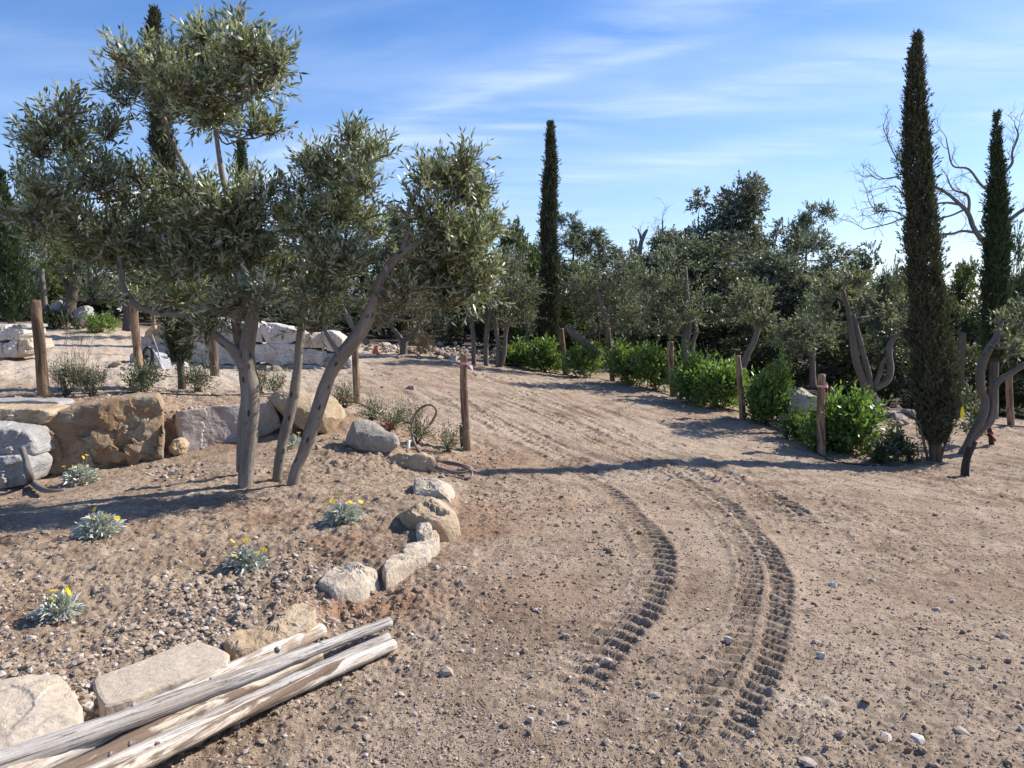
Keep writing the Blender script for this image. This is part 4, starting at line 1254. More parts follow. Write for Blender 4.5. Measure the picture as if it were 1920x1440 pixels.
def build_tree(name, label, cat, base, stems, clumps, leaf, n_twigs, lk, ll, lw, bark, group=None, L=(.16, .3), up=.5, branchlets=True, seed=1, sub=None, seg=14, rough=.20, tonal=None, twig_r=.006, shell=2.4, shrink=0.0):
    """stems: list of (points, radii); clumps: list of (centre, radii)"""
    r = np.random.default_rng(seed)
    base = np.asarray(base, float)
    root = empty(name, base, label, cat, group)
    allpts = []
    for k, (P, R) in enumerate(stems):
        mb = MB()
        P = np.asarray(P, float); R = np.asarray(R, float)
        if k == 0 or P[0][2] - base[2] < .15:
            P = P.copy(); P[0][2] -= .06
        tube(mb, P, R, seg, rough, 5, seed + k, True, 6)
        obj('trunk' if k == 0 else ('trunk' if P[0][2] - base[2] < .15 else 'branch'), mb.mesh('trunk' if k == 0 else 'branch', bark, base), root)
        q = catmull(np.c_[P, R], 5)
        allpts.append(q)
    allpts = np.vstack(allpts)
    mb = MB(); tw = MB()
    vol = np.array([np.prod(R) ** (2 / 3) for _, R in clumps])
    cnt = np.maximum((n_twigs * vol / vol.sum()).astype(int), 6)
    if sub:
        more = []
        for c, R in clumps:
            R = np.maximum(np.asarray(R, float) - shrink, np.asarray(R, float) * .42)
            k_ = max(2, int(round(sub * r.uniform(.7, 1.3))))
            c = np.asarray(c, float)
            if branchlets:
                dist = np.linalg.norm(allpts[:, :3] - c, axis=1) + np.maximum(0, allpts[:, 2] - c[2]) * 1.2 + r.uniform(0, .12, len(allpts))
                s = allpts[int(np.argmin(dist))]
                r0 = min(s[3] * .55, twig_r * 2.4)
                mid = (s[:3] + c) / 2 + r.normal(0, .07, 3) + (0, 0, -.03)
                tube(tw, [s[:3], mid, c], [r0, r0 * .75, r0 * .5], 6, .1, 4, seed, False, 3)
            for _ in range(k_):
                q = unit(r.normal(size=3)) * r.uniform(.35, 1.0) ** .6
                f_ = r.uniform(.33, .6)
                cc = c + q * R * (1.02 - f_ * .55)
                more.append((cc, R * f_))
                if branchlets:
                    tube(tw, [c, (c + cc) / 2 + r.normal(0, .03, 3), cc], [twig_r * 1.1, twig_r * .9, twig_r * .6], 4, 0, 1, seed, False, 2)
        clumps = more
        vol = np.array([np.prod(R) ** (2 / 3) for _, R in clumps])
        cnt = np.maximum((n_twigs * vol / vol.sum()).astype(int), 4)
        shrink = 0.0
    for (c, R), n in zip(clumps, cnt):
        c = np.asarray(c, float); R = np.asarray(R, float)
        R = np.maximum(R - shrink, R * .42)
        P, D = clump_twigs(c, R, n, r, up, .8, shell)
        Ls = r.uniform(*L, n)
        twig_leaves(mb, P, D, Ls, lk, ll, lw, r)
        if branchlets and not sub:
            dist = np.linalg.norm(allpts[:, :3] - c, axis=1) + np.maximum(0, allpts[:, 2] - c[2]) * 1.2
            j = int(np.argmin(dist)); s = allpts[j]
            mid = (s[:3] + c) / 2 + r.normal(0, .06, 3) + (0, 0, -.04)
            r0 = min(s[3] * .7, .028)
            tube(tw, [s[:3], mid, c, c + r.normal(0, .3, 3) * R + (0, 0, R[2] * .5)], [r0, r0 * .75, r0 * .5, twig_r * .6], 5, 0, 1, seed, False, 3)
        if branchlets:
            m_ = min(n, 9 if sub else 26)
            for i in r.choice(n, m_, replace=False):
                st = c + (P[i] - c) * r.uniform(.0, .25)
                tube(tw, [st, (st + P[i]) / 2 + r.normal(0, .03, 3), P[i], P[i] + D[i] * Ls[i]], [twig_r, twig_r * .8, twig_r * .6, twig_r * .3], 3, 0, 1, seed, False, 1)
    if tw.n:
        t_ = obj('twigs', tw.mesh('twigs', bark, base), root); t_['kind'] = 'stuff'
    cr = obj('crown', mb.mesh('crown', leaf, base, False), root)
    cr['kind'] = 'stuff'
    return root


def pstem(pts, d):
    """pixels with radius in pixels -> a limb at depth d (or with a depth of its own per point)"""
    P, R = [], []
    for p in pts:
        dd = d + (p[3] if len(p) > 3 else 0)
        P.append(pix(p[0], p[1], dd)); R.append(p[2] / F * dd)
    return np.array(P), np.array(R)


def pclumps(cl, d, r, spread=.5):
    out = []
    for c in cl:
        u, v, ru, rv = c[:4]
        off = c[4] if len(c) > 4 else r.uniform(-spread, spread)
        dd = d + off
        out.append((pix(u, v, dd), np.array([ru / F * dd, (ru + rv) / 2 / F * dd, rv / F * dd])))
    return out


rt = np.random.default_rng(31)
# the thick olive in the bed
d1 = 7.36
b1 = hit(460, 913)
st = [pstem([(460, 915, 17), (461, 890, 14.5), (464, 850, 15.5), (466, 812, 17.5), (469, 770, 18.5), (469, 727, 18.5), (465, 690, 17), (463, 660, 16), (466, 628, 13.5), (473, 590, 12), (468, 560, 11), (455, 500, 8), (440, 420, 6.5), (415, 320, 5), (400, 200, 3.5), (395, 120, 2)], d1),
      pstem([(460, 668, 10), (447, 630, 10), (441, 590, 9), (438, 560, 8), (420, 480, 6, .2), (400, 400, 5, .3), (340, 300, 4, .3), (300, 200, 3, .3)], d1 + .05),
      pstem([(455, 690, 9), (440, 660, 9), (417, 640, 8), (390, 618, 7), (367, 605, 6.5), (347, 592, 6), (300, 586, 5.5), (270, 580, 5.5), (250, 566, 5), (233, 540, 5), (226, 510, 4.5), (222, 470, 4), (205, 400, 3.2), (170, 320, 2.5), (140, 240, 1.6)], d1 - .05),
      pstem([(449, 874, 6), (450, 840, 7), (452, 800, 7), (456, 770, 7), (460, 745, 6)], d1 + .35)]
cl = [(400, 135, 80, 62), (462, 110, 56, 48), (448, 62, 22, 20), (378, 75, 30, 26), (298, 118, 44, 36), (240, 130, 30, 26), (520, 130, 30, 22), (350, 170, 80, 62), (268, 158, 48, 46), (455, 160, 66, 56), (415, 222, 84, 40), (300, 205, 70, 42), (230, 185, 40, 36), (490, 145, 40, 40),
      (125, 280, 62, 62), (118, 222, 36, 34), (70, 292, 36, 26), (185, 340, 70, 50), (110, 370, 66, 70), (205, 255, 36, 30),
      (300, 410, 110, 72), (420, 430, 90, 80), (225, 465, 100, 64), (375, 500, 112, 66), (465, 470, 52, 80), (320, 565, 90, 36), (485, 385, 46, 50), (425, 575, 64, 30), (350, 365, 46, 26), (255, 345, 36, 30), (455, 355, 30, 24),
      (170, 555, 36, 36, -.5), (130, 430, 56, 50), (70, 420, 50, 60), (500, 560, 36, 46), (390, 620, 26, 26), (470, 250, 32, 26), (505, 250, 22, 20)]
build_tree('olive_tree', 'tallest olive with one thick grey trunk in the planting bed', 'tree', b1, st, pclumps(cl, d1, rt, .65), M['olive_leaf'], 2900, 13, .088, .0225, M['olive_bark'], seed=41, up=.8, shell=1.9, L=(.14, .34), shrink=.085, sub=6)
# the slim pair beside it
st = [pstem([(518, 892, 9), (524, 860, 9), (531, 825, 9.5), (545, 770, 11), (552, 735, 10), (558, 690, 7.5), (562, 640, 8), (571, 580, 9.5), (582, 530, 9), (590, 490, 7.5), (592, 440, 6), (590, 400, 5), (594, 380, 4)], 7.55),
      pstem([(594, 385, 4), (610, 372, 3), (640, 330, 2.5), (670, 290, 1.5)], 7.55), pstem([(588, 500, 4), (560, 470, 3), (530, 450, 2)], 7.5)]
cl = [(620, 350, 66, 56), (668, 300, 40, 30), (590, 320, 34, 34), (600, 430, 72, 66), (560, 375, 34, 40), (655, 400, 52, 56), (690, 350, 36, 46), (545, 430, 40, 46), (640, 490, 72, 52), (690, 450, 36, 46), (545, 520, 40, 52), (610, 560, 62, 46), (660, 270, 30, 24), (700, 300, 20, 16)]
build_tree('olive_tree', 'slender pale stemmed olive rising upright right of the thick trunk', 'tree', hit(518, 890), st, pclumps(cl, 7.55, rt, .45), M['olive_leaf'], 1050, 13, .080, .0205, M['olive_bark'], seed=42, up=.9, shell=1.9, L=(.14, .32), shrink=.09, sub=6)
st = [pstem([(547, 905, 11), (555, 880, 10.5), (570, 845, 11), (588, 795, 13.5), (603, 745, 13), (617, 705, 12.5), (640, 668, 13), (668, 633, 13), (688, 600, 12.5), (702, 562, 10), (715, 525, 9), (735, 492, 9), (757, 472, 8), (790, 452, 7), (815, 425, 5), (835, 380, 3)], 7.3),
      pstem([(752, 475, 6), (764, 440, 5.5), (764, 405, 4.5), (775, 370, 3), (790, 345, 2)], 7.3), pstem([(640, 668, 6), (620, 640, 4), (600, 600, 3), (590, 560, 2)], 7.25)]
cl = [(845, 345, 44, 36), (870, 318, 22, 18), (800, 345, 30, 40), (880, 380, 42, 50), (830, 420, 56, 52), (790, 400, 30, 40), (880, 460, 50, 56), (820, 490, 66, 50), (860, 540, 72, 46), (900, 530, 36, 56), (770, 520, 48, 46), (910, 430, 30, 40), (745, 570, 46, 36), (590, 615, 40, 26), (815, 575, 60, 34)]
build_tree('olive_tree', 'leaning olive with a curved grey stem and rounded crown over the drive', 'tree', hit(547, 905), st, pclumps(cl, 7.3, rt, .45), M['olive_leaf'], 1250, 13, .080, .0205, M['olive_bark'], seed=43, up=.9, shell=1.9, L=(.14, .32), shrink=.09, sub=6)

# middle distance olives, each at its own place
def mid_olive(label, bu, bv, stems, cl, d, n, seed, leaf='olive_leaf_far', ll=.075, lw=.024, group=None, lk=9, bark='olive_bark_shaded', spread=.5):
    r = np.random.default_rng(seed)
    b = pix(bu, bv, d); b[2] = min(b[2], h1(b[0], b[1]))
    return build_tree('olive_tree', label, 'tree', b, [pstem(s, d) for s in stems], pclumps(cl, d, r, spread), M[leaf], int(n * 1.15), lk, ll * 1.15, lw * 1.25, M[bark], group, (.16, .34), .45, True, seed, seg=8, twig_r=.008, shrink=.08, sub=5)


mid_olive('forked olive with four bare curving limbs on the right behind the hedge', 1628, 784,
          [[(1628, 786, 13), (1632, 755, 12), (1636, 738, 11)], [(1634, 742, 7), (1615, 705, 7), (1604, 670, 7), (1598, 630, 6), (1594, 595, 5), (1580, 545, 4)], [(1634, 735, 6), (1628, 700, 6), (1618, 660, 5.5), (1607, 620, 5), (1600, 590, 4)],
           [(1640, 728, 7), (1662, 715, 7), (1670, 692, 6), (1667, 660, 6), (1672, 640, 5), (1692, 622, 4)], [(1640, 722, 5), (1650, 700, 5), (1655, 680, 4), (1664, 668, 3)]],
          [(1572, 540, 34, 20), (1602, 530, 28, 18), (1545, 566, 26, 18), (1555, 600, 24, 16), (1622, 565, 26, 18), (1668, 588, 20, 14), (1528, 622, 18, 16), (1690, 606, 12, 12)], 13.5, 250, 51)
mid_olive('olive with two bare bent stems at the right edge beside the tall cypress', 1808, 846,
          [[(1800, 848, 6), (1825, 812, 8), (1842, 782, 9), (1847, 752, 8), (1838, 722, 8), (1840, 690, 8.5), (1852, 658, 8), (1868, 632, 7), (1878, 605, 4)], [(1800, 850, 6), (1830, 815, 8), (1855, 790, 9), (1864, 760, 7.5), (1866, 722, 7), (1895, 700, 6), (1940, 672, 5)], [(1866, 635, 3), (1885, 655, 2.5), (1892, 690, 1.5)]],
          [(1885, 605, 20, 12), (1905, 620, 22, 16), (1935, 640, 30, 20), (1900, 655, 16, 18), (1930, 590, 26, 20), (1825, 750, 10, 12)], 11.6, 90, 52)
mid_olive('small olive with a crooked stem behind the willowy bush', 1392, 690,
          [[(1390, 700, 6), (1400, 668, 6), (1414, 640, 6), (1421, 610, 5), (1420, 570, 4)], [(1420, 585, 3), (1440, 565, 2.5)]],
          [(1395, 558, 34, 20), (1430, 570, 24, 22), (1440, 600, 22, 20), (1415, 545, 26, 14), (1380, 590, 20, 16)], 16.5, 210, 53)
mid_olive('shaded olive with a thin dark stem between hedge and forked olive', 1524, 720, [[(1524, 722, 7), (1523, 680, 6), (1520, 640, 6), (1512, 590, 4)]],
          [(1500, 620, 40, 30), (1540, 640, 36, 24), (1490, 660, 36, 20), (1520, 580, 36, 30), (1465, 630, 30, 26)], 17.5, 330, 54)
mid_olive('olive with a twin pale stem and greenish crown in the middle of the hedge', 1288, 668,
          [[(1284, 672, 9), (1286, 640, 8), (1292, 600, 6), (1288, 560, 5), (1285, 500, 3)], [(1296, 672, 5), (1300, 640, 4), (1306, 620, 3.5), (1300, 590, 3)]],
          [(1270, 540, 44, 40), (1235, 575, 44, 40), (1290, 590, 40, 36), (1215, 530, 40, 36), (1260, 500, 36, 26), (1310, 560, 28, 24), (1250, 620, 44, 24)], 17, 520, 55)
mid_olive('spreading olive with a white streaked stem behind the first hedge posts', 1140, 660,
          [[(1150, 670, 6), (1146, 640, 5.5), (1140, 610, 5), (1130, 580, 4.5), (1118, 540, 4)], [(1122, 668, 10), (1100, 645, 9), (1075, 625, 8), (1062, 610, 7)]],
          [(1110, 520, 46, 40), (1150, 500, 40, 36), (1160, 560, 50, 40), (1100, 575, 40, 34), (1190, 590, 44, 36), (1140, 620, 46, 24), (1180, 520, 36, 36), (1080, 540, 30, 30)], 19.5, 620, 56)
mid_olive('round low olive with a short forked trunk at the end of the drive', 757, 674,
          [[(757, 676, 8), (757, 650, 7.5), (758, 634, 7)], [(757, 642, 5), (742, 622, 4.5), (730, 605, 3.5), (715, 580, 3)], [(760, 638, 5), (778, 622, 4), (790, 600, 3), (800, 570, 2.5)]],
          [(745, 575, 50, 34), (790, 580, 50, 30), (715, 600, 36, 24), (830, 590, 36, 26), (770, 535, 50, 36), (720, 545, 40, 30), (810, 610, 30, 18), (690, 580, 30, 26)], 21, 560, 57)
mid_olive('cluster of four slim olive stems between the leaning olive and the hedge', 912, 684,
          [[(912, 688, 5), (911, 650, 5), (914, 615, 5), (920, 580, 4)], [(888, 684, 4.5), (888, 640, 4.5), (884, 600, 4), (876, 580, 3)], [(933, 688, 4.5), (934, 650, 4), (930, 615, 4), (926, 590, 3)], [(938, 690, 4), (946, 660, 4), (948, 625, 4), (955, 602, 3)]],
          [(900, 560, 44, 36), (945, 555, 40, 40), (975, 580, 32, 36), (985, 540, 32, 40), (930, 600, 36, 20), (990, 610, 26, 26), (960, 500, 36, 34), (880, 590, 26, 22)], 20, 600, 58)
mid_olive('old olive with a thick dark twisted trunk far left behind the track', 130, 592,
          [[(125, 596, 16), (130, 570, 12), (137, 545, 10), (145, 510, 9), (150, 480, 7)], [(132, 556, 6), (120, 525, 5), (100, 495, 3)]],
          [(130, 450, 70, 46), (80, 470, 50, 40), (180, 470, 60, 46), (140, 510, 50, 26), (200, 540, 46, 30), (60, 530, 30, 36)], 24, 520, 59, bark='dark_bark', ll=.1, lw=.032)
mid_olive('olive with a narrow grey trunk behind the tan leaning post', 238, 610, [[(238, 616, 9), (240, 585, 8), (236, 555, 7), (230, 520, 5)]],
          [(240, 500, 60, 46), (280, 540, 44, 36), (215, 560, 40, 30), (330, 530, 50, 46), (290, 480, 50, 36)], 22, 440, 60, bark='dark_bark', ll=.09, lw=.03)
mid_olive('olive of leaning dark stems behind the stone wall', 590, 640,
          [[(596, 648, 7), (575, 600, 6), (560, 565, 5), (545, 530, 4)], [(625, 648, 6), (605, 610, 5), (590, 585, 4)], [(690, 645, 6), (660, 610, 5), (640, 570, 4)]],
          [(560, 560, 50, 46), (620, 580, 50, 36), (660, 560, 46, 46), (520, 540, 40, 46), (600, 520, 60, 40), (690, 600, 34, 26), (480, 560, 40, 36)], 20, 640, 61)


# ---------------------------------------------------------------- cypresses
def cypress(label, pts, d, n, mat, seed, ll=.085, lw=.022, stems=None, bark='dark_bark', thin=0.0, name='cypress_tree', kk=5):
    """pts: (v, u centre, half width in px) from top to bottom"""
    r = np.random.default_rng(seed)
    A = np.array(pts, float); A[:, 2] *= .88
    v0, v1 = A[0, 0], A[-1, 0]
    bp = pix(stems[0][0], stems[0][1], d)
    bz = min(bp[2], h1(bp[0], bp[1]))
    base = np.array([bp[0], bp[1], bz])
    root = empty(name, base, label, 'tree', 'cypresses')
    mb = MB()
    topc = pix(A[0, 1], A[0, 0] + 6, d)
    mid = pix(np.interp((v0 + v1) / 2, A[:, 0], A[:, 1]), (v0 + v1) / 2, d)
    rad = stems[0][2] / F * d
    tube(mb, [base - (0, 0, .05), base + (0, 0, .25), mid, topc], [rad * 1.15, rad, rad * .55, .01], 9, .1, 6, seed, True, 5)
    for s in stems[1:]:
        tube(mb, [pix(s[0], s[1], d - .05), pix(s[2], s[3], d - .08)], [s[4] / F * d, s[4] * .6 / F * d], 6, .1, 6, seed, True, 1)
    obj('trunk', mb.mesh('trunk', M[bark], base), root)
    # sprays of scale leaves on a ragged spindle
    vs = np.linspace(v0, v1, 400)
    wgt = np.interp(vs, A[:, 0], A[:, 2]) + 4
    vv = r.choice(vs, n, p=wgt / wgt.sum()) + r.uniform(-.5, .5, n) * (v1 - v0) / 400
    hw = np.maximum(np.interp(vv, A[:, 0], A[:, 2]) - ll * .42 / d * F, 2.0); uc = np.interp(vv, A[:, 0], A[:, 1])
    th = r.uniform(0, 2 * math.pi, n)
    rag = .9 + .5 * fbm(np.c_[np.cos(th) * 2.4, np.sin(th) * 2.4, vv / 45.0], 3, seed)
    fr = r.uniform(.4, 1.0, n) ** .6 * rag
    stray = r.uniform(size=n) < .05
    fr = np.where(stray, r.uniform(1.0, 1.35, n), fr)
    P = np.array([pix(a, b, d) for a, b in zip(uc, vv)])
    Rm = hw / F * d
    dirs = np.c_[np.cos(th), np.sin(th), np.zeros(n)]
    P = P + dirs * (Rm * fr)[:, None]
    D = unit(dirs * np.where(stray, .9, .38)[:, None] + np.array([0, 0, 1.0]) + r.normal(0, .22, (n, 3)))
    if thin:
        keep = r.uniform(size=n) > thin * (vv < v0 + (v1 - v0) * .12)
        P, D = P[keep], D[keep]
    tb = np.clip(.5 + .5 * fbm(P * 5, 3, seed + 2) * 1.4, 0, 1)
    twig_leaves(mb2 := MB(), P, D, np.full(len(P), ll * 1.1), kk, ll, lw, r, .38, 0, tb)
    c = obj('crown', mb2.mesh('crown', mat, base, False), root)
    c['kind'] = 'stuff'
    return root


cypress('tallest cypress, brownish and leaning slightly, on the right', [(70, 1719, 6), (100, 1717, 10), (130, 1716, 16), (200, 1716, 21), (300, 1720, 31), (400, 1725, 34), (500, 1732, 38), (600, 1740, 44), (700, 1750, 47), (760, 1755, 45), (800, 1756, 38), (835, 1755, 22)], 11, 13000, M['cypress_leaf'], 301, .058, .017,
        [(1752, 865, 11), (1740, 862, 1725, 800, 3), (1762, 862, 1785, 800, 3), (1758, 864, 1762, 800, 7)])
cypress('dark green cypress at the right with a feathery pale tip', [(215, 1869, 3), (240, 1869, 7), (270, 1868, 9), (320, 1870, 15), (380, 1870, 21), (450, 1869, 24), (520, 1868, 26), (580, 1866, 27), (640, 1864, 24), (680, 1862, 16)], 16, 6500, M['cypress_green'], 302, .08, .023, [(1862, 760, 9)], thin=.55)
cypress('solitary slim cypress in the middle distance', [(236, 1032, 4), (260, 1032, 8), (300, 1034, 12), (350, 1032, 16), (420, 1028, 17), (480, 1030, 20), (540, 1030, 23), (600, 1028, 24), (650, 1026, 22), (684, 1027, 14)], 22.0, 7500, M['cypress_leaf'], 303, .095, .027, [(1028, 690, 6)])
cypress('thin cypress hidden inside the tall olive with its tip showing above', [(22, 290, 6), (45, 289, 10), (80, 287, 14), (150, 292, 19), (260, 304, 24), (350, 312, 27), (440, 322, 29), (520, 332, 31), (600, 338, 32), (650, 338, 30), (680, 340, 20)], 11, 6500, M['cypress_leaf'], 304, .062, .018, [(340, 702, 7)])
cypress('distant narrow cypress behind the crown of the thick olive', [(270, 452, 4), (310, 453, 9), (360, 455, 11), (450, 457, 13), (540, 458, 14), (600, 458, 12)], 21, 1500, M['cypress_green'], 305, .13, .036, [(458, 650, 5)])
cypress('fresh green cypress cut by the left edge', [(325, 0, 4), (360, 3, 12), (420, 10, 22), (480, 16, 28), (540, 20, 32), (580, 22, 30), (602, 22, 20)], 21, 2600, M['cypress_green'], 306, .12, .033, [(22, 612, 7)])


# ---------------------------------------------------------------- the wood behind
def proto_tree(name, cat, seed, h, trunk_h, clumps, leaf, n, ll, lw, bark, r_t=.09, lk=8, up=.4, group=None, L=(.18, .4), shell=2.2):
    r = np.random.default_rng(seed)
    k = max(trunk_h, .3)
    stems = [(np.array([(0, 0, 0), (r.normal(0, .08), r.normal(0, .08), k * .6), (r.normal(0, .15), r.normal(0, .15), k * 1.2), (r.normal(0, .2), r.normal(0, .2), h * .8)]), np.array([r_t, r_t * .8, r_t * .65, .02]))]
    for _ in range(2):
        a = r.uniform(0, 6.28)
        stems.append((np.array([(0, 0, k * .7), (math.cos(a) * .35, math.sin(a) * .35, k * 1.1), (math.cos(a) * .8, math.sin(a) * .8, h * .6)]), np.array([r_t * .55, r_t * .45, .02])))
    return build_tree(name, 'x', cat, (0, 0, 0), stems, clumps, M[leaf], n, lk, ll, lw, M[bark], group, L, up, True, seed, seg=7, twig_r=.012, shell=shell, shrink=.05, sub=4)


def rand_clumps(seed, n, h0, h1_, rad, cr, cone=0.0, jit=.25):
    r = np.random.default_rng(seed); out = []
    for k in range(n):
        z = r.uniform(h0, h1_)
        f = (z - h0) / (h1_ - h0)
        ww = rad * (1 - cone * f) * (0.55 + 0.45 * math.sin(math.pi * min(max(f, .12), .88)))
        a = r.uniform(0, 6.28); q = ww * math.sqrt(r.uniform(0, 1))
        s = cr * r.uniform(.7, 1.3) * (1 - .45 * cone * f)
        out.append((np.array([math.cos(a) * q, math.sin(a) * q, z]), np.array([s, s, s * r.uniform(.7, 1.1)])))
    out.append((np.array([0, 0, h1_]), np.array([cr * .5, cr * .5, cr * .6])))
    return out


PROTO = {
    'olive_a': proto_tree('olive_tree', 'tree', 401, 4, 1.1, rand_clumps(401, 16, 1.3, 3.5, 1.4, .62), 'olive_leaf_far', 1300, .14, .055, 'olive_bark'),
    'olive_b': proto_tree('olive_tree', 'tree', 402, 4, .9, rand_clumps(402, 18, 1.0, 3.5, 1.6, .58), 'olive_leaf_far', 1300, .14, .055, 'olive_bark'),
    'oak_a': proto_tree('evergreen_tree', 'tree', 403, 5, .5, rand_clumps(403, 24, .5, 4.4, 1.8, .8), 'evergreen_leaf', 1700, .16, .085, 'dark_bark'),
    'oak_b': proto_tree('evergreen_tree', 'tree', 404, 5, .5, rand_clumps(404, 22, .4, 4.4, 1.6, .8, .35), 'evergreen_leaf', 1700, .16, .085, 'dark_bark'),
    'grey_a': proto_tree('evergreen_tree', 'tree', 405, 7, 1.0, rand_clumps(405, 34, .9, 6.3, 1.6, 1.0, .42), 'grey_leaf', 2300, .16, .07, 'dark_bark', r_t=.13),
    'grey_b': proto_tree('evergreen_tree', 'tree', 406, 7, 1.0, rand_clumps(406, 30, .9, 6.2, 1.5, .95, .45), 'grey_leaf', 2100, .16, .07, 'dark_bark', r_t=.13),
    'pine': proto_tree('pine_tree', 'tree', 407, 7, 3, rand_clumps(407, 13, 2.6, 6.6, 1.2, .55, .2), 'grey_leaf', 900, .17, .055, 'dark_bark', r_t=.11),
    'bright': proto_tree('evergreen_tree', 'tree', 408, 4.5, .5, rand_clumps(408, 18, .6, 4.0, 1.5, .7), 'bright_leaf', 1500, .15, .075, 'dark_bark'),
}
HGT = {'olive_a': 4.2, 'olive_b': 4.1, 'oak_a': 5.2, 'oak_b': 5.0, 'grey_a': 6.9, 'grey_b': 6.7, 'pine': 7.1, 'bright': 4.6}
WID = {'olive_a': 1.8, 'olive_b': 2.0, 'oak_a': 2.3, 'oak_b': 2.0, 'grey_a': 2.0, 'grey_b': 1.8, 'pine': 1.5, 'bright': 2.0}
used = {}


def copy_tree(o, parent=None):
    c = o.copy(); COL.objects.link(c)
    if parent is not None: c.parent = parent
    for ch in list(o.children): copy_tree(ch, c)
    return c


def wood(kind, u, vtop, halfw, d, label, group='trees of the wood behind'):
    src = PROTO[kind]
    o = src if kind not in used else copy_tree(src)
    used[kind] = 1
    top = pix(u, vtop, d)
    z0 = h1(top[0], top[1])
    sz = (top[2] - z0) / HGT[kind]
    sx = halfw / F * d / WID[kind]
    o.location = (top[0], top[1], z0 - .05)
    o.scale = (sx, sx, sz)
    o.rotation_euler = (0, 0, rt.uniform(0, 6.28))
    tag(o, label, 'tree', group)
    return o


# the trees that stand out against the sky
wood('grey_a', 1400, 318, 84, 33, 'tallest silvery tree of the wood with a pointed head, right of centre')
wood('grey_b', 1315, 358, 98, 33, 'broad dark shouldered tree just left of the tallest silvery tree')
wood('pine', 1522, 368, 58, 34, 'thin tree with a tufted head right of the tallest silvery tree')
wood('grey_b', 1465, 415, 66, 31, 'grey tree filling the dip before the tufted headed tree')
wood('grey_a', 1250, 420, 76, 36, 'low grey tree left of the broad shouldered tree')
wood('pine', 1072, 388, 52, 36, 'sparse pale conifer right of the solitary cypress')
wood('pine', 1122, 420, 60, 37, 'bushy topped pine beside the sparse pale conifer')
wood('oak_b', 968, 408, 58, 30, 'dark pointed evergreen left of the solitary cypress')
wood('bright', 985, 440, 48, 27, 'yellowish green evergreen behind the solitary cypress')
wood('bright', 1070, 478, 60, 25, 'yellow green bushy tree right of the solitary cypress')
wood('grey_a', 742, 372, 48, 30, 'grey green tree seen in the gap between the two slim olives')
wood('oak_a', 1620, 462, 70, 24, 'dark rounded evergreen left of the tallest cypress')
wood('olive_a', 1660, 470, 50, 22, 'greyish bushy tree touching the tallest cypress on its left')
wood('bright', 1800, 476, 52, 26, 'light green tree between the two right hand cypresses')
wood('oak_a', 1915, 425, 34, 21, 'ivy dark evergreen at the right edge beyond the second cypress')
wood('oak_a', 45, 300, 70, 29, 'dark broadleaf tree at the left edge behind the fresh green cypress')
wood('bright', 75, 400, 66, 28, 'light green tree below the dark broadleaf at the left edge')
wood('grey_b', 1195, 452, 46, 38, 'grey tree under the dead snag')
# the mass of the wood
GL = {'olive_a': 'grey green tree within the mass of the wood', 'oak_a': 'dark evergreen within the mass of the wood', 'grey_a': 'dull silvery evergreen within the mass of the wood', 'bright': 'lighter green evergreen within the mass of the wood'}
mass = [('oak_a', -60, 420, 90, 32), ('oak_b', 130, 420, 90, 31), ('oak_a', 210, 400, 90, 33), ('grey_a', 300, 410, 80, 32), ('oak_b', 385, 430, 80, 31), ('oak_a', 470, 420, 80, 32), ('grey_b', 540, 430, 70, 33),
        ('oak_a', 610, 440, 80, 30), ('oak_b', 690, 460, 70, 31), ('oak_a', 770, 455, 70, 31), ('grey_a', 840, 440, 70, 33), ('oak_b', 900, 450, 70, 31), ('oak_a', 860, 520, 70, 26), ('oak_a', 740, 540, 70, 27), ('oak_a', 640, 540, 70, 27),
        ('oak_b', 1020, 480, 70, 31), ('oak_a', 1120, 490, 80, 30), ('oak_b', 1200, 480, 80, 29), ('grey_a', 1290, 440, 110, 30), ('grey_b', 1370, 430, 110, 29), ('grey_a', 1450, 455, 100, 27), ('grey_b', 1540, 452, 100, 28), ('grey_a', 1210, 470, 90, 29), ('grey_b', 1600, 490, 80, 26), ('oak_a', 1580, 500, 80, 24), ('oak_b', 1700, 500, 70, 25),
        ('oak_a', 1760, 520, 70, 24), ('oak_a', 1850, 540, 80, 24), ('oak_b', 1960, 480, 80, 23), ('oak_a', 2060, 450, 90, 25),
        ('oak_a', 1340, 560, 90, 23), ('oak_b', 1430, 580, 80, 21), ('oak_a', 1500, 590, 80, 20.5), ('oak_b', 1580, 610, 80, 18.5), ('oak_a', 1670, 610, 90, 18.5), ('oak_a', 1770, 620, 80, 18), ('oak_b', 1870, 620, 90, 18.5), ('oak_a', 1960, 600, 90, 18.5),
        ('oak_b', 1240, 570, 80, 24), ('oak_a', 1150, 570, 80, 25), ('oak_b', 1060, 560, 80, 26), ('oak_a', 960, 560, 70, 26), ('oak_b', 560, 560, 70, 27), ('oak_a', 460, 560, 70, 28), ('oak_b', 360, 550, 70, 28), ('oak_a', 270, 540, 60, 29), ('oak_a', 170, 520, 60, 30), ('oak_b', 30, 500, 70, 29),
        ('oak_a', -160, 400, 100, 30), ('oak_b', -280, 380, 110, 30)]
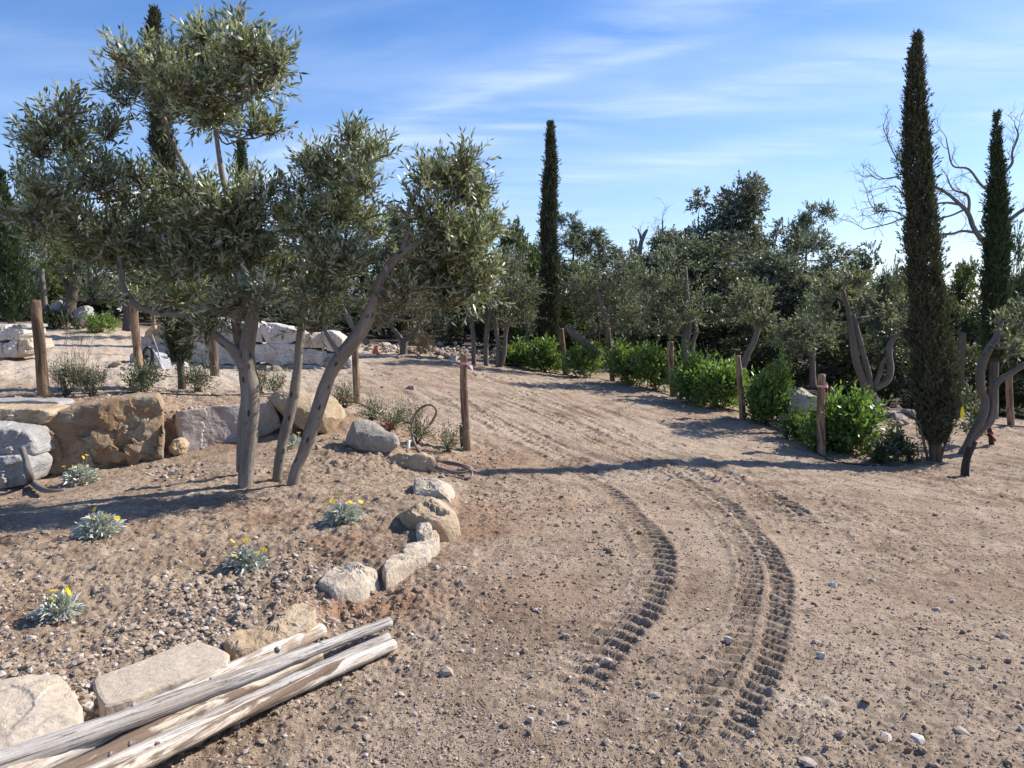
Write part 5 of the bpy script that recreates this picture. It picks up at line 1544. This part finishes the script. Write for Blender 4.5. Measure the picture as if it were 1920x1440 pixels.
MARKS = [(-100, 'beyond the left stone wall'), (90, 'behind the old twisted olive'), (240, 'behind the narrow grey trunk'), (340, 'behind the tallest olive'), (455, 'behind the distant narrow cypress'), (560, 'behind the upright slender olive'),
         (650, 'behind the gap between the slim olives'), (757, 'behind the round low olive'), (860, 'behind the leaning olive crown'), (960, 'behind the four slim stems'), (1035, 'behind the solitary cypress'), (1140, 'behind the spreading olive'), (1230, 'behind the bent reddish post'),
         (1290, 'behind the twin stemmed olive'), (1400, 'behind the crooked stemmed olive'), (1500, 'behind the shaded thin stemmed olive'), (1600, 'behind the forked olive'), (1740, 'behind the tallest cypress'), (1860, 'behind the feathery tipped cypress'), (2000, 'past the right edge post')]
seen_ = {}
for k, (kd, u, v, w, d) in enumerate(mass):
    near = min(MARKS, key=lambda m_: abs(m_[0] - u))[1]
    row = 'back row' if d > 29.5 else ('middle row' if d > 23.5 else 'front row')
    what = {'oak_a': 'dark bushy evergreen', 'oak_b': 'dark tapering evergreen'}.get(kd, 'dull silvery evergreen')
    key_ = (what, row, near)
    if key_ in seen_: what = ('taller ' if v < seen_[key_] else 'lower ') + what
    seen_.setdefault(key_, v)
    wood(kd, u, v + int(rt.uniform(-10, 10)), w, d + rt.uniform(-.5, .5), what + ' in the ' + row + ' ' + near, 'trees massed in the wood')
for kd, o in PROTO.items():
    if kd not in used:
        wood(kd, 1180, 500, 50, 23, 'grey green tree just behind the spreading olive', 'trees massed in the wood')


# ---------------------------------------------------------------- dead and bare trees
def bare_tree(name, label, base, limbs, seed, bark, twig_depth=2, twl=.5, tw0=.012, nper=3):
    r = np.random.default_rng(seed)
    root = empty(name, base, label, 'tree')
    mb = MB()
    for P, R in limbs:
        tube(mb, P, R, 8, .08, 4, seed, True, 5)
    obj('trunk', mb.mesh('trunk', bark, base), root)
    tw = MB()

    def grow(p, dv, L, rad, depth):
        n = 4
        pts = [p]; dd = dv
        for i in range(n):
            dd = unit(dd + r.normal(0, .22, 3) + (0, 0, .06))
            pts.append(pts[-1] + dd * L / n)
        tube(tw, pts, np.linspace(rad, rad * .35, n + 1), 4, 0, 1, seed, False, 2)
        if depth:
            for i in (1, 2, 3, 4):
                if r.uniform() < .8:
                    nd = unit(unit(np.array(pts[i]) - pts[i - 1]) + r.normal(0, .6, 3))
                    grow(np.array(pts[i]), nd, L * r.uniform(.45, .7), rad * .6, depth - 1)
    for P, R in limbs:
        q = catmull(np.asarray(P), 4)
        T = unit(np.gradient(q, axis=0))
        for i in np.linspace(len(q) * .35, len(q) - 1, nper).astype(int):
            grow(q[i], unit(T[i] + r.normal(0, .6, 3)), twl * r.uniform(.6, 1.2), tw0, twig_depth)
    t = obj('twigs', tw.mesh('twigs', bark, base), root); t['kind'] = 'stuff'
    return root


dd = 21.0
limbs = [(P_, R_ * .78) for P_, R_ in (pstem(p, dd) for p in ([(1880, 720, 9), (1876, 600, 8), (1868, 500, 7.5), (1849, 460, 7), (1827, 430, 6), (1816, 401, 5.5), (1801, 384, 4.5), (1775, 362, 3.5), (1752, 349, 3)],
                                [(1816, 401, 4), (1817, 375, 3.5), (1810, 363, 3), (1787, 355, 2), (1775, 330, 1.5)],
                                [(1829, 436, 3.5), (1804, 433, 3), (1787, 438, 3), (1763, 439, 2.5), (1735, 440, 2)],
                                [(1868, 400, 4), (1857, 363, 3.5), (1839, 346, 3), (1816, 317, 2.5), (1787, 311, 2), (1778, 280, 1.5), (1774, 258, 1)],
                                [(1872, 340, 4), (1886, 322, 3.5), (1898, 305, 3), (1898, 285, 2.5), (1909, 255, 2), (1903, 235, 1.3)],
                                [(1876, 440, 5), (1892, 415, 5), (1915, 396, 4.5), (1945, 380, 4)],
                                [(1845, 425, 3), (1842, 412, 3), (1850, 395, 2.5), (1860, 370, 2)],
                                [(1801, 384, 3), (1775, 380, 2.5), (1745, 382, 2), (1705, 375, 1.8), (1680, 350, 1.3), (1660, 352, 1)],
                                [(1806, 394, 2.6), (1780, 405, 2.2), (1740, 412, 2), (1700, 408, 1.8), (1665, 420, 1.5), (1620, 430, 1)],
                                [(1775, 362, 2), (1735, 345, 1.8), (1690, 332, 1.5), (1650, 336, 1.2), (1634, 330, 1)],
                                [(1740, 350, 1.8), (1700, 310, 1.6), (1680, 295, 1.5), (1665, 262, 1.2), (1656, 240, .9)],
                                [(1700, 408, 1.6), (1675, 396, 1.5), (1645, 396, 1.3), (1630, 380, 1)]))]
dt = bare_tree('dead_tree', 'dead tree with crooked bare grey branches behind the right hand cypresses', pix(1880, 720, dd), limbs, 501, M['dead_bark'], 2, .6, .010, 6)
cb = MB()
P_, D_ = clump_twigs(pix(1652, 393, dd), np.array([.16, .1, .09]), 40, rt, .1, .8)
twig_leaves(cb, P_, D_, np.full(40, .1), 4, .1, .03, rt)
o_ = obj('dry_leaf_clump', cb.mesh('dry_leaf_clump', M['evergreen_leaf'], dt.location), dt); o_['kind'] = 'stuff'
cb = MB()
P_, D_ = clump_twigs(pix(1686, 300, dd), np.array([.1, .1, .13]), 40, rt, .1, .8)
twig_leaves(cb, P_, D_, np.full(40, .1), 4, .1, .03, rt)
o_ = obj('dry_leaf_clump', cb.mesh('dry_leaf_clump', M['evergreen_leaf'], dt.location), dt); o_['kind'] = 'stuff'
bare_tree('dead_tree', 'broken dead snag poking above the wood at centre', pix(1195, 640, 32), [pstem(p, 32) for p in ([(1196, 660, 7), (1197, 560, 6), (1198, 500, 5), (1201, 460, 4), (1208, 440, 3.5), (1214, 430, 2)], [(1203, 452, 2.5), (1200, 440, 2), (1196, 430, 1.2)])], 502, M['dead_bark'], 1, .35, .012, 3)
bare_tree('bare_tree', 'thin leafless sapling beside the broken snag', pix(1243, 640, 36), [pstem(p, 36) for p in ([(1244, 640, 4), (1244, 520, 3), (1243, 450, 2), (1242, 410, 1)],)], 503, M['dead_bark'], 3, .9, .012, 7)


# ---------------------------------------------------------------- hedge shrubs and bedding plants
def shrub(name, label, u, vb, vt, hw, d, leaf, n, ll, lw, seed, cat='shrub', group=None, up=.8, lk=7, flowers=None, stems=10, L=(.12, .28), spread=.75, nc=9, name_f='flower', wide=0.0):
    r = np.random.default_rng(seed)
    b = pix(u, vb, d); b[2] = h1(b[0], b[1])
    top = pix(u, vt, d)
    W = max(hw / F * d - L[1] * .2, hw / F * d * .55); Hh = max(top[2] - b[2] - L[1] * .25, (top[2] - b[2]) * .6)
    root = empty(name, b, label, cat, group)
    mb = MB(); sm = MB()
    cs = []
    for k in range(nc):
        a = r.uniform(0, 6.28); q = math.sqrt(r.uniform()) * .62
        z = r.uniform(.22, .78)
        if wide:
            q *= 1.25; z = r.uniform(.10, .92) * (1 - .35 * q)
            f_ = r.uniform(.16, .34)
            cs.append((b + np.array([math.cos(a) * q * W * wide, math.sin(a) * q * W, z * Hh]), np.array([W * f_, W * f_, Hh * f_ * .8])))
            continue
        cs.append((b + np.array([math.cos(a) * q * W * 1.15, math.sin(a) * q * W, z * Hh]), np.array([W * .42, W * .42, Hh * .30])))
    for c, R in cs:
        P, D = clump_twigs(c, R, max(int(n * 1.4) // nc, 4), r, up, .7)
        P[:, 2] = np.maximum(P[:, 2], b[2] + .02)
        twig_leaves(mb, P, D, r.uniform(*L, len(P)), lk, ll * 1.15, lw * 1.25, r, spread)
    for k in range(stems):
        c, R = cs[k % nc]
        tube(sm, [b + r.normal(0, .03, 3) * (1, 1, 0), (b + c) / 2 + r.normal(0, .03, 3), c + r.normal(0, .4, 3) * R], [.009, .007, .003], 4, 0, 1, seed, False, 3)
    s = obj('stems', sm.mesh('stems', M['dark_bark'], b), root); s['kind'] = 'stuff'
    f = obj('foliage', mb.mesh('foliage', leaf, b, False), root); f['kind'] = 'stuff'
    if flowers:
        mat, nf, sz, hmin = flowers
        for k in range(nf):
            a = r.uniform(0, 6.28); q = r.uniform(.3, 1) * W
            p = np.array([math.cos(a) * q, math.sin(a) * q, r.uniform(hmin, 1.12) * Hh])
            fl = obj(name_f, flower_mesh(mat, sz), root, p)
            fl.rotation_euler = (r.normal(0, .5), r.normal(0, .5), r.uniform(0, 6))
    return root


FM = {}


def flower_mesh(mat, size, petals=11):
    key = (mat.name, size)
    if key in FM: return FM[key]
    mb = MB()
    r = np.random.default_rng(len(FM) + 3)
    for k in range(petals):
        a = k / petals * 2 * math.pi; w = math.pi / petals * .9
        up = r.uniform(-.05, .15) * size
        V = [(0, 0, 0), (math.cos(a - w) * size * .6, math.sin(a - w) * size * .6, up * .5), (math.cos(a) * size, math.sin(a) * size, up), (math.cos(a + w) * size * .6, math.sin(a + w) * size * .6, up * .5)]
        mb.add(np.array(V), np.array([(0, 1, 2, 3)]), None, r.uniform())
    t = np.linspace(0, 6.28, 9)[:-1]
    V = np.vstack([np.c_[np.cos(t), np.sin(t), t * 0 + .15] * size * .25, [(0, 0, size * .12)]])
    mb.add(V, None, np.array([(8, i, (i + 1) % 8) for i in range(8)]), .1)
    FM[key] = mb.mesh('flower', mat, (0, 0, 0), False)
    return FM[key]


HG = 'green hedge shrubs along the fence'
hedge = [(972, 700, 652, 36, 21, 'darkish green bush at the far left end of the hedge'), (1022, 702, 646, 34, 20.6, 'dense green bush left of the forked grey post'),
         (1098, 708, 650, 38, 19.6, 'dark green bush between the forked post and the slim post'), (1182, 722, 640, 40, 17.6, 'bright green bush right of the slim post'),
         (1228, 735, 648, 40, 17.0, 'brightest green bush left of the reddish bent post'), (1308, 752, 672, 42, 15.2, 'leafy bush beside the orange tag'),
         (1352, 765, 690, 36, 14.8, 'smaller green bush left of the post before the willowy bush'), (1438, 786, 690, 44, 13.6, 'willowy light green bush with upright shoots')]
for k, (u, vb, vt, hw, d, lab) in enumerate(hedge):
    shrub('shrub', lab, u, vb, vt, hw, d, M['hedge_leaf'], 350, .10, .034, 600 + k, group=HG, up=1.1 if k != 7 else 1.8, L=(.14, .46), nc=16, wide=1.3)
shrub('shrub', 'broad glossy green bush spreading behind the nearest ribboned post', 1582, 866, 740, 62, 11.7, M['hedge_leaf'], 600, .085, .038, 620, group=HG, up=.8, nc=26, L=(.12, .36), wide=1.1)
shrub('shrub', 'tall leggy shoots of a green bush right of the willowy bush', 1465, 770, 672, 16, 13.4, M['hedge_leaf'], 90, .08, .022, 621, group=HG, up=2.2, nc=4)
shrub('shrub', 'low green bush before the pale weathered boulder', 1500, 830, 778, 26, 12.3, M['hedge_leaf'], 160, .06, .026, 622, group=HG)
shrub('shrub', 'small dark leafy bush at the end of the black drip line', 1652, 872, 842, 14, 10.8, M['evergreen_leaf'], 90, .05, .026, 623)
shrub('flowering_plant', 'orange flowered upright plant left of the tallest cypress', 1680, 856, 818, 16, 11.2, M['herb_leaf'], 110, .05, .028, 624, 'plant', None, 1.2, flowers=(M['petal_orange'], 6, .022, .8))
shrub('flowering_plant', 'tiny red flowered plant in front of the orange flowered plant', 1706, 858, 842, 12, 11.0, M['herb_leaf'], 50, .04, .02, 625, 'plant', None, .6, flowers=(M['petal_orange'], 3, .022, .8))
shrub('flowering_plant', 'small plant with orange blooms left of the broad glossy bush', 1478, 812, 786, 12, 12.4, M['herb_leaf'], 60, .05, .02, 626, 'plant', None, .8, flowers=(M['petal_orange'], 4, .026, .8))
shrub('sapling', 'thin sapling with pale leaves between the cypress and the bent stems', 1826, 800, 718, 16, 12.2, M['olive_leaf_far'], 60, .07, .024, 627, 'plant', None, 1.0, stems=4, nc=5)
# terrace planting
shrub('lavender_plant', 'wispy lavender with tall dry flower stalks right of the dark post', 125, 742, 690, 34, 9.9, M['herb_leaf'], 150, .045, .006, 640, 'plant', None, 1.8, lk=9)
shrub('lavender_plant', 'lower bushy lavender between the tall lavender and the leaning post', 172, 740, 700, 30, 10.0, M['lavender_leaf'], 130, .045, .007, 641, 'plant', None, 1.6, lk=9)
lv = MB(); bl = pix(125, 742, 9.9)
for k in range(26):
    a = rt.uniform(-.32, .42); h = rt.uniform(.35, .95)
    p0 = np.array([bl[0] + rt.uniform(-.12, .25), bl[1] + rt.uniform(-.1, .1), h1(bl[0], bl[1]) + .1])
    tube(lv, [p0, p0 + (a * h * .4, 0, h * .55), p0 + (a * h, rt.uniform(-.1, .1), h)], [.0028, .0022, .0016], 3, 0, 1, k, False, 2)
    tube(lv, [p0 + (a * h, 0, h), p0 + (a * h * 1.05, 0, h * 1.06)], [.006, .003], 4, 0, 1, k, True, 1)
for o in list(bpy.data.objects):
    if o.get('label', '').startswith('wispy lavender'):
        q_ = obj('flower_stalks', lv.mesh('flower_stalks', M['dry_twig'], o.location), o); q_['kind'] = 'stuff'
shrub('shrub', 'dark grey green shrub at the foot of the tan leaning post', 268, 742, 696, 32, 10.2, M['herb_leaf'], 130, .05, .012, 642, 'plant', None, .8, lk=8)
shrub('flowering_plant', 'green plant with red flowers before the dark post near the cypress', 372, 738, 698, 36, 10.8, M['herb_leaf'], 130, .045, .010, 643, 'plant', None, 1.0, flowers=(M['petal_red'], 9, .028, .7))
shrub('flowering_plant', 'wispy red flowered plant right of the thick olive trunk', 522, 734, 700, 26, 10.8, M['herb_leaf'], 60, .045, .009, 644, 'plant', None, 1.2, flowers=(M['petal_red'], 10, .022, .7))
shrub('flowering_plant', 'airy red flowered plant left of the thin olive stem', 488, 730, 696, 16, 11.2, M['herb_leaf'], 70, .045, .009, 645, 'plant', None, 1.2, flowers=(M['petal_red'], 8, .022, .6))
shrub('flowering_plant', 'red flowered plant at the foot of the smooth tan post', 645, 776, 732, 28, 10.6, M['herb_leaf'], 80, .045, .009, 646, 'plant', None, 1.0, flowers=(M['petal_red'], 14, .022, .6))
shrub('herb_plant', 'small green herb right of the red flowered plant and its post', 700, 792, 764, 20, 10.2, M['herb_leaf'], 60, .04, .010, 647, 'plant', None, .9)
shrub('flowering_plant', 'deep red flowered plant behind the rounded pale boulder', 735, 815, 786, 24, 9.8, M['herb_leaf'], 60, .04, .010, 648, 'plant', None, .9, flowers=(M['petal_red'], 12, .026, .7))
shrub('herb_plant', 'green herb inside the loop of the hose', 782, 828, 790, 22, 9.4, M['herb_leaf'], 70, .045, .010, 649, 'plant', None, 1.0)
shrub('flowering_plant', 'pink flowered plant at the foot of the ribboned post on the bend', 840, 850, 812, 22, 9.3, M['herb_leaf'], 60, .04, .009, 650, 'plant', None, 1.0, flowers=(M['petal_pink'], 14, .018, .8))
shrub('flowering_plant', 'loose drift of tiny white pink blossoms above the hose loop', 765, 800, 768, 36, 10.4, M['herb_leaf'], 70, .035, .008, 651, 'plant', None, 1.4, flowers=(M['petal_pink'], 42, .018, .4))
shrub('herb_plant', 'dry grassy tuft beside the low forked olive', 798, 660, 636, 20, 21.5, M['dry_twig'], 110, .12, .010, 652, 'plant', None, .8)
shrub('shrub', 'low dark undergrowth bush left of the leaning distant post', 110, 610, 586, 40, 24, M['evergreen_leaf'], 200, .1, .04, 653, 'shrub', None, .6)
shrub('shrub', 'low green undergrowth bush before the narrow grey trunk', 190, 616, 592, 44, 23, M['hedge_leaf'], 200, .09, .03, 654, 'shrub', None, .6)


# silver leaved plants with yellow flowers
def silver_plant(label, u, v, hw, seed, nfl, n=520):
    r = np.random.default_rng(seed)
    b = hit(u, v)
    W = hw / F * b[1] * 1.12
    root = empty('silver_plant', b, label, 'plant', 'silver leaved bedding plants')
    mb = MB()
    for k in range(n):
        a = r.uniform(0, 6.28); el0 = r.uniform(.1, 1.5)
        o_ = np.array([math.cos(a) * math.cos(el0), math.sin(a) * math.cos(el0), math.sin(el0) * .92])
        p0 = o_ * W * r.uniform(.25, .66)
        dv = unit(o_ + r.normal(0, .42, 3) + (0, 0, .25))
        L = r.uniform(.55, 1.0) * W * .46
        s = unit(np.cross(dv, r.normal(size=3))) * (W * r.uniform(.034, .052))
        tip = p0 + dv * L + (0, 0, -L * .25)
        mid = p0 + dv * L * .55
        nrm = np.cross(s, dv); nrm = nrm / (np.linalg.norm(nrm) + 1e-9) * W * .012
        V = np.array([p0 - s * .35, p0 + s * .35, mid + s, mid - s, tip + s * .25, tip - s * .25])
        mb.add(V + nrm, np.array([(0, 1, 2, 3), (3, 2, 4, 5)]), None, r.uniform())
    f = obj('foliage', mb.mesh('foliage', M['silver_leaf'], (0, 0, 0), False), root); f['kind'] = 'stuff'
    for k in range(nfl):
        a = r.uniform(0, 6.28); q = r.uniform(.25, 1.0) * W
        z = W * (1.2 - .55 * (q / W)) * r.uniform(.85, 1.2)
        p = np.array([math.cos(a) * q, math.sin(a) * q, z])
        sm = MB(); tube(sm, [(p[0] * .6, p[1] * .6, .02), p], [.002, .0017], 4, 0, 1, k, False, 1)
        fl = obj('flower', flower_mesh(M['petal_yellow'], .025), root, p)
        fl.rotation_euler = (r.normal(0, .45), r.normal(0, .45), r.uniform(0, 6))
        so = obj('stalk', sm.mesh('stalk', M['silver_leaf'], p), fl)
        so.rotation_euler = (0, 0, 0)
        so.matrix_parent_inverse = fl.rotation_euler.to_matrix().to_4x4().inverted()
    return root


silver_plant('nearest silver leaved plant at the left edge with five yellow flowers', 112, 1158, 52, 701, 6)
silver_plant('pale silver plant nearly without open flowers in the left of the bed', 185, 1005, 50, 702, 4, 560)
silver_plant('silver plant with the most yellow flowers in the middle of the bed', 462, 1066, 46, 703, 11)
silver_plant('silver plant with yellow flowers below the leaning olive stem', 645, 980, 42, 704, 7)
silver_plant('shaded silver plant with yellow flowers before the largest boulder', 152, 905, 38, 705, 6)
silver_plant('small silver plant half hidden behind the two thin olive stems', 552, 838, 26, 706, 3, 200)


# ---------------------------------------------------------------- hose, drip lines, oddments
hmb = MB()
ang = lambda pts, z0: [onz(u, v, z0) for u, v in pts]
loopp = [pix(776, 862, 8.55), pix(764, 842, 8.6), pix(766, 812, 8.62), pix(776, 782, 8.64), pix(793, 762, 8.66), pix(808, 760, 8.68), pix(818, 774, 8.7), pix(815, 790, 8.7), pix(806, 797, 8.7)]
coil = [pix(806, 797, 8.7), pix(818, 774, 8.7), pix(812, 761, 8.68), pix(798, 760, 8.66), pix(782, 772, 8.64), pix(772, 795, 8.62), pix(773, 818, 8.6), pix(783, 842, 8.5), pix(800, 857, 8.4), pix(835, 868, 8.3),
        pix(865, 874, 8.2), pix(884, 884, 8.05), pix(880, 896, 7.95), pix(850, 895, 7.95), pix(815, 884, 8.05), pix(783, 868, 8.2), pix(766, 852, 8.35), pix(765, 842, 8.45), pix(780, 843, 8.5), pix(800, 862, 8.4), pix(840, 866, 8.3), pix(872, 874, 8.2), pix(882, 880, 8.1), pix(862, 886, 8.05), pix(825, 878, 8.1), pix(800, 866, 8.2)]
tube(hmb, coil, [.0135] * len(coil), 8, 0, 1, 1, True, 8)
hb = pix(830, 890, 8.1)
ho = empty('garden_hose', hb, 'coiled brown garden hose with a raised loop lying on the edging boulders', 'hose')
obj('tubing', hmb.mesh('tubing', M['hose'], hb), ho)
nz = MB(); tube(nz, [pix(765, 843, 8.45), pix(766, 832, 8.48), pix(767, 826, 8.5)], [.018, .02, .016], 8, 0, 1, 2, True, 2)
obj('hose_connector', nz.mesh('hose_connector', M['white_plastic'], hb), ho)


def line_thing(name, pts, r, mat, label, cat, lift=.012, seg=6):
    P = []
    for u, v in pts:
        h = hit(u, v)
        P.append(h + (0, 0, lift + float(detail_at([h[0]], [h[1]])[0]) * .6))
    mb = MB(); tube(mb, P, [r] * len(P), seg, 0, 1, 3, True, 5)
    b = P[len(P) // 2]
    return tag(obj(name, mb.mesh(name, mat, b), None, b), label, cat)


line_thing('drip_line', [(60, 748), (150, 738), (230, 737), (320, 741), (400, 744), (480, 742), (540, 741), (590, 742), (640, 752), (680, 762), (710, 778), (745, 790), (770, 800)], .009, M['black_plastic'], 'black drip line running along the terrace among the plants', 'irrigation pipe', .02)
line_thing('drip_line', [(1015, 700), (1090, 708), (1180, 722), (1260, 744), (1330, 762), (1400, 778), (1440, 800), (1490, 822), (1530, 850), (1560, 866), (1610, 874), (1660, 876), (1700, 872), (1712, 864), (1690, 852), (1655, 842)], .011, M['black_plastic'], 'black drip line curving along the foot of the hedge', 'irrigation pipe', .02)
line_thing('irrigation_pipe', [(1780, 800), (1840, 797), (1880, 800), (1930, 806)], .016, M['dead_bark'], 'dull pipe lying on the ground behind the bent olive stems', 'irrigation pipe', .03)


def stub(name, pts, d, mat, label, cat, rad_px, cap=None):
    mb = MB()
    P, R = pstem([(u, v, rad_px) for u, v in pts], d)
    P[0][2] -= .04
    tube(mb, P, R, 8, .06, 8, 5, True, 4)
    return tag(obj(name, mb.mesh(name, mat, P[0]), None, P[0]), label, cat)


stub('irrigation_pipe', [(867, 838), (865, 820), (864, 797)], 9.62, M['black_plastic'], 'short black pipe standing against the ribboned post at the bend', 'irrigation pipe', 3.2)
sb = hit(1806, 893)
rt_o = empty('pipe_stub', sb, 'charred curved stub with a black pipe sticking out of the ground at right', 'stub')
mb = MB(); P, R = pstem([(1808, 896, 7), (1810, 872, 7), (1816, 848, 6.5), (1820, 838, 6)], sb[1]); tube(mb, P, R, 9, .12, 8, 5, True, 4); obj('stump', mb.mesh('stump', M['burnt'], sb), rt_o)
mb = MB(); P, R = pstem([(1816, 898, 2.5), (1815, 880, 2.5), (1818, 858, 3), (1825, 838, 4), (1829, 828, 4.5)], sb[1] - .05); tube(mb, P, R, 8, 0, 8, 5, True, 4); obj('pipe', mb.mesh('pipe', M['black_plastic'], sb), rt_o)
sb = hit(1858, 836)
mb = MB(); P, R = pstem([(1860, 838, 5), (1857, 815, 4.5), (1852, 795, 3.5), (1843, 776, 2.5)], sb[1]); tube(mb, P, R, 8, .1, 8, 6, True, 4)
tag(obj('wooden_stake', mb.mesh('wooden_stake', M['burnt'], sb), None, sb), 'dark bent stake with red tape at the right behind the charred stub', 'stake')
tied_tape(1857, 812, sb[1], .045, [(1858, 812), (1863, 820), (1866, 828)], M['tape_red'], 'shredded red tape on the dark bent stake')


def tag_quad(name, pts, d, mat, label, cat='tag', th=.012):
    O = front_poly(pts, d, d - .001)
    V, q, t = slab(O, (0, th, 0), 5, .003, .004, 24, .004, .002, 3)
    return stone_obj(name, (V, q, t), mat, label, cat)


tag_quad('plastic_tag', [(1801, 776), (1802, 766), (1806, 762), (1808, 772), (1807, 785), (1801, 784)], 10.7, M['yellow_plastic'], 'bright yellow tag hanging at the right side of the tallest cypress')
tag_quad('plastic_tag', [(1281, 722), (1280, 712), (1284, 710), (1287, 716), (1286, 724)], 15.5, M['orange_plastic'], 'orange tag on the dark stake beside the reddish bent post')
sb = hit(1275, 747)
mb = MB(); P, R = pstem([(1274, 748, 4), (1279, 735, 4), (1284, 718, 2.5), (1282, 690, 1.5)], 15.6); tube(mb, P, R, 7, .1, 8, 6, True, 3)
tag(obj('wooden_stake', mb.mesh('wooden_stake', M['burnt'], P[0]), None, P[0]), 'dark leaning stake holding the orange tag beside reddish bent post', 'stake')
tag_quad('plastic_sack', [(698, 664), (700, 655), (704, 648), (708, 656), (709, 664)], 20, M['red_plastic'], 'small red plastic scrap on the far end of the drive', 'sack', .12)
tag_quad('plastic_tag', [(151, 608), (152, 600), (156, 597), (160, 606), (157, 609)], 21.5, M['tape_pink'], 'small pink tag in the undergrowth far left')
tag_quad('bottle', [(439, 692), (440, 686), (452, 684), (458, 688), (456, 693)], 15.5, M['aqua_plastic'], 'pale turquoise plastic bottle lying before the stone wall', 'bottle', .08)
tag_quad('plastic_bucket', [(303, 685), (302, 676), (309, 675), (310, 685)], 14.6, M['blue_plastic'], 'small blue container beside the black tyre at the wall', 'bucket', .1)
# tyre and fork of a barrow standing by the wall
wb = empty('wheelbarrow', pix(285, 692, 14), 'upturned wheelbarrow with a black tyre leaning by the wall end', 'wheelbarrow')
mb = MB()
c = pix(277, 671, 13.9); tt = np.linspace(0, 2 * math.pi, 25)
ax1 = unit(np.array([.25, .5, 0])); ax2 = np.array([.12, 0, 1.0])
ring = np.array([c + ax1 * math.cos(a) * .10 + ax2 * math.sin(a) * .19 for a in tt])
tube(mb, ring, [.032] * 25, 8, 0, 1, 3, False, 1); obj('wheel', mb.mesh('wheel', M['black_plastic'], wb.location), wb)
mb = MB()
tube(mb, [pix(286, 655, 13.8), pix(296, 672, 13.8), pix(305, 695, 13.8)], [.014] * 3, 7, 0, 1, 3, True, 3)
tube(mb, [pix(285, 628, 13.9), pix(295, 655, 13.9), pix(303, 690, 13.9)], [.010] * 3, 7, 0, 1, 3, True, 3)
obj('handle', mb.mesh('handle', M['steel'], wb.location), wb)
mb = MB()
V, q, t = slab(front_poly([(278, 694), (284, 668), (290, 660), (298, 670), (302, 694)], 14.1, 14.1), (0, .5, -.05), 9, .01, .06, 40, .05, .01, 5)
mb.add(V, q, t); obj('tray', mb.mesh('tray', M['steel'], wb.location), wb)

# dead branch lying against the left rocks and a few dry sticks in the bed
mb = MB()
P, R = pstem([(40, 838, 6), (48, 862, 6), (54, 888, 7), (62, 908, 7), (74, 922, 6), (92, 928, 4), (122, 926, 2)], 7.55)
P[3:] = [hit(u, v) + (0, 0, .05) for u, v in ((62, 912), (74, 924), (92, 930), (122, 928))]
tube(mb, P, R, 9, .15, 7, 4, True, 5)
tag(obj('dead_branch', mb.mesh('dead_branch', M['dead_bark'], P[3]), None, P[3]), 'grey dead branch leaning on the layered rocks and trailing on the bed', 'branch')
r2 = np.random.default_rng(19)
sm = MB()
for k in range(420):
    u, v = r2.uniform(-40, 1960), 880 + 560 * r2.uniform() ** 1.2
    p = hit(u, v) if k < 420 else None
    a = r2.uniform(0, 6.28); L = r2.uniform(.02, .09)
    q = np.array([math.cos(a), math.sin(a), 0]) * L
    zz = float(detail_at([p[0]], [p[1]])[0])
    p = p + (0, 0, zz + .008)
    tube(sm, [p - q / 2, p + (0, 0, r2.uniform(0, .012)), p + q / 2], [.0022, .0026, .0015], 3, 0, 1, k, False, 1, r2.uniform())
tag(obj('dry_litter', sm.mesh('dry_litter', M['dry_twig'])), 'dry straw and twig bits scattered on the earth', None, None, 'stuff')
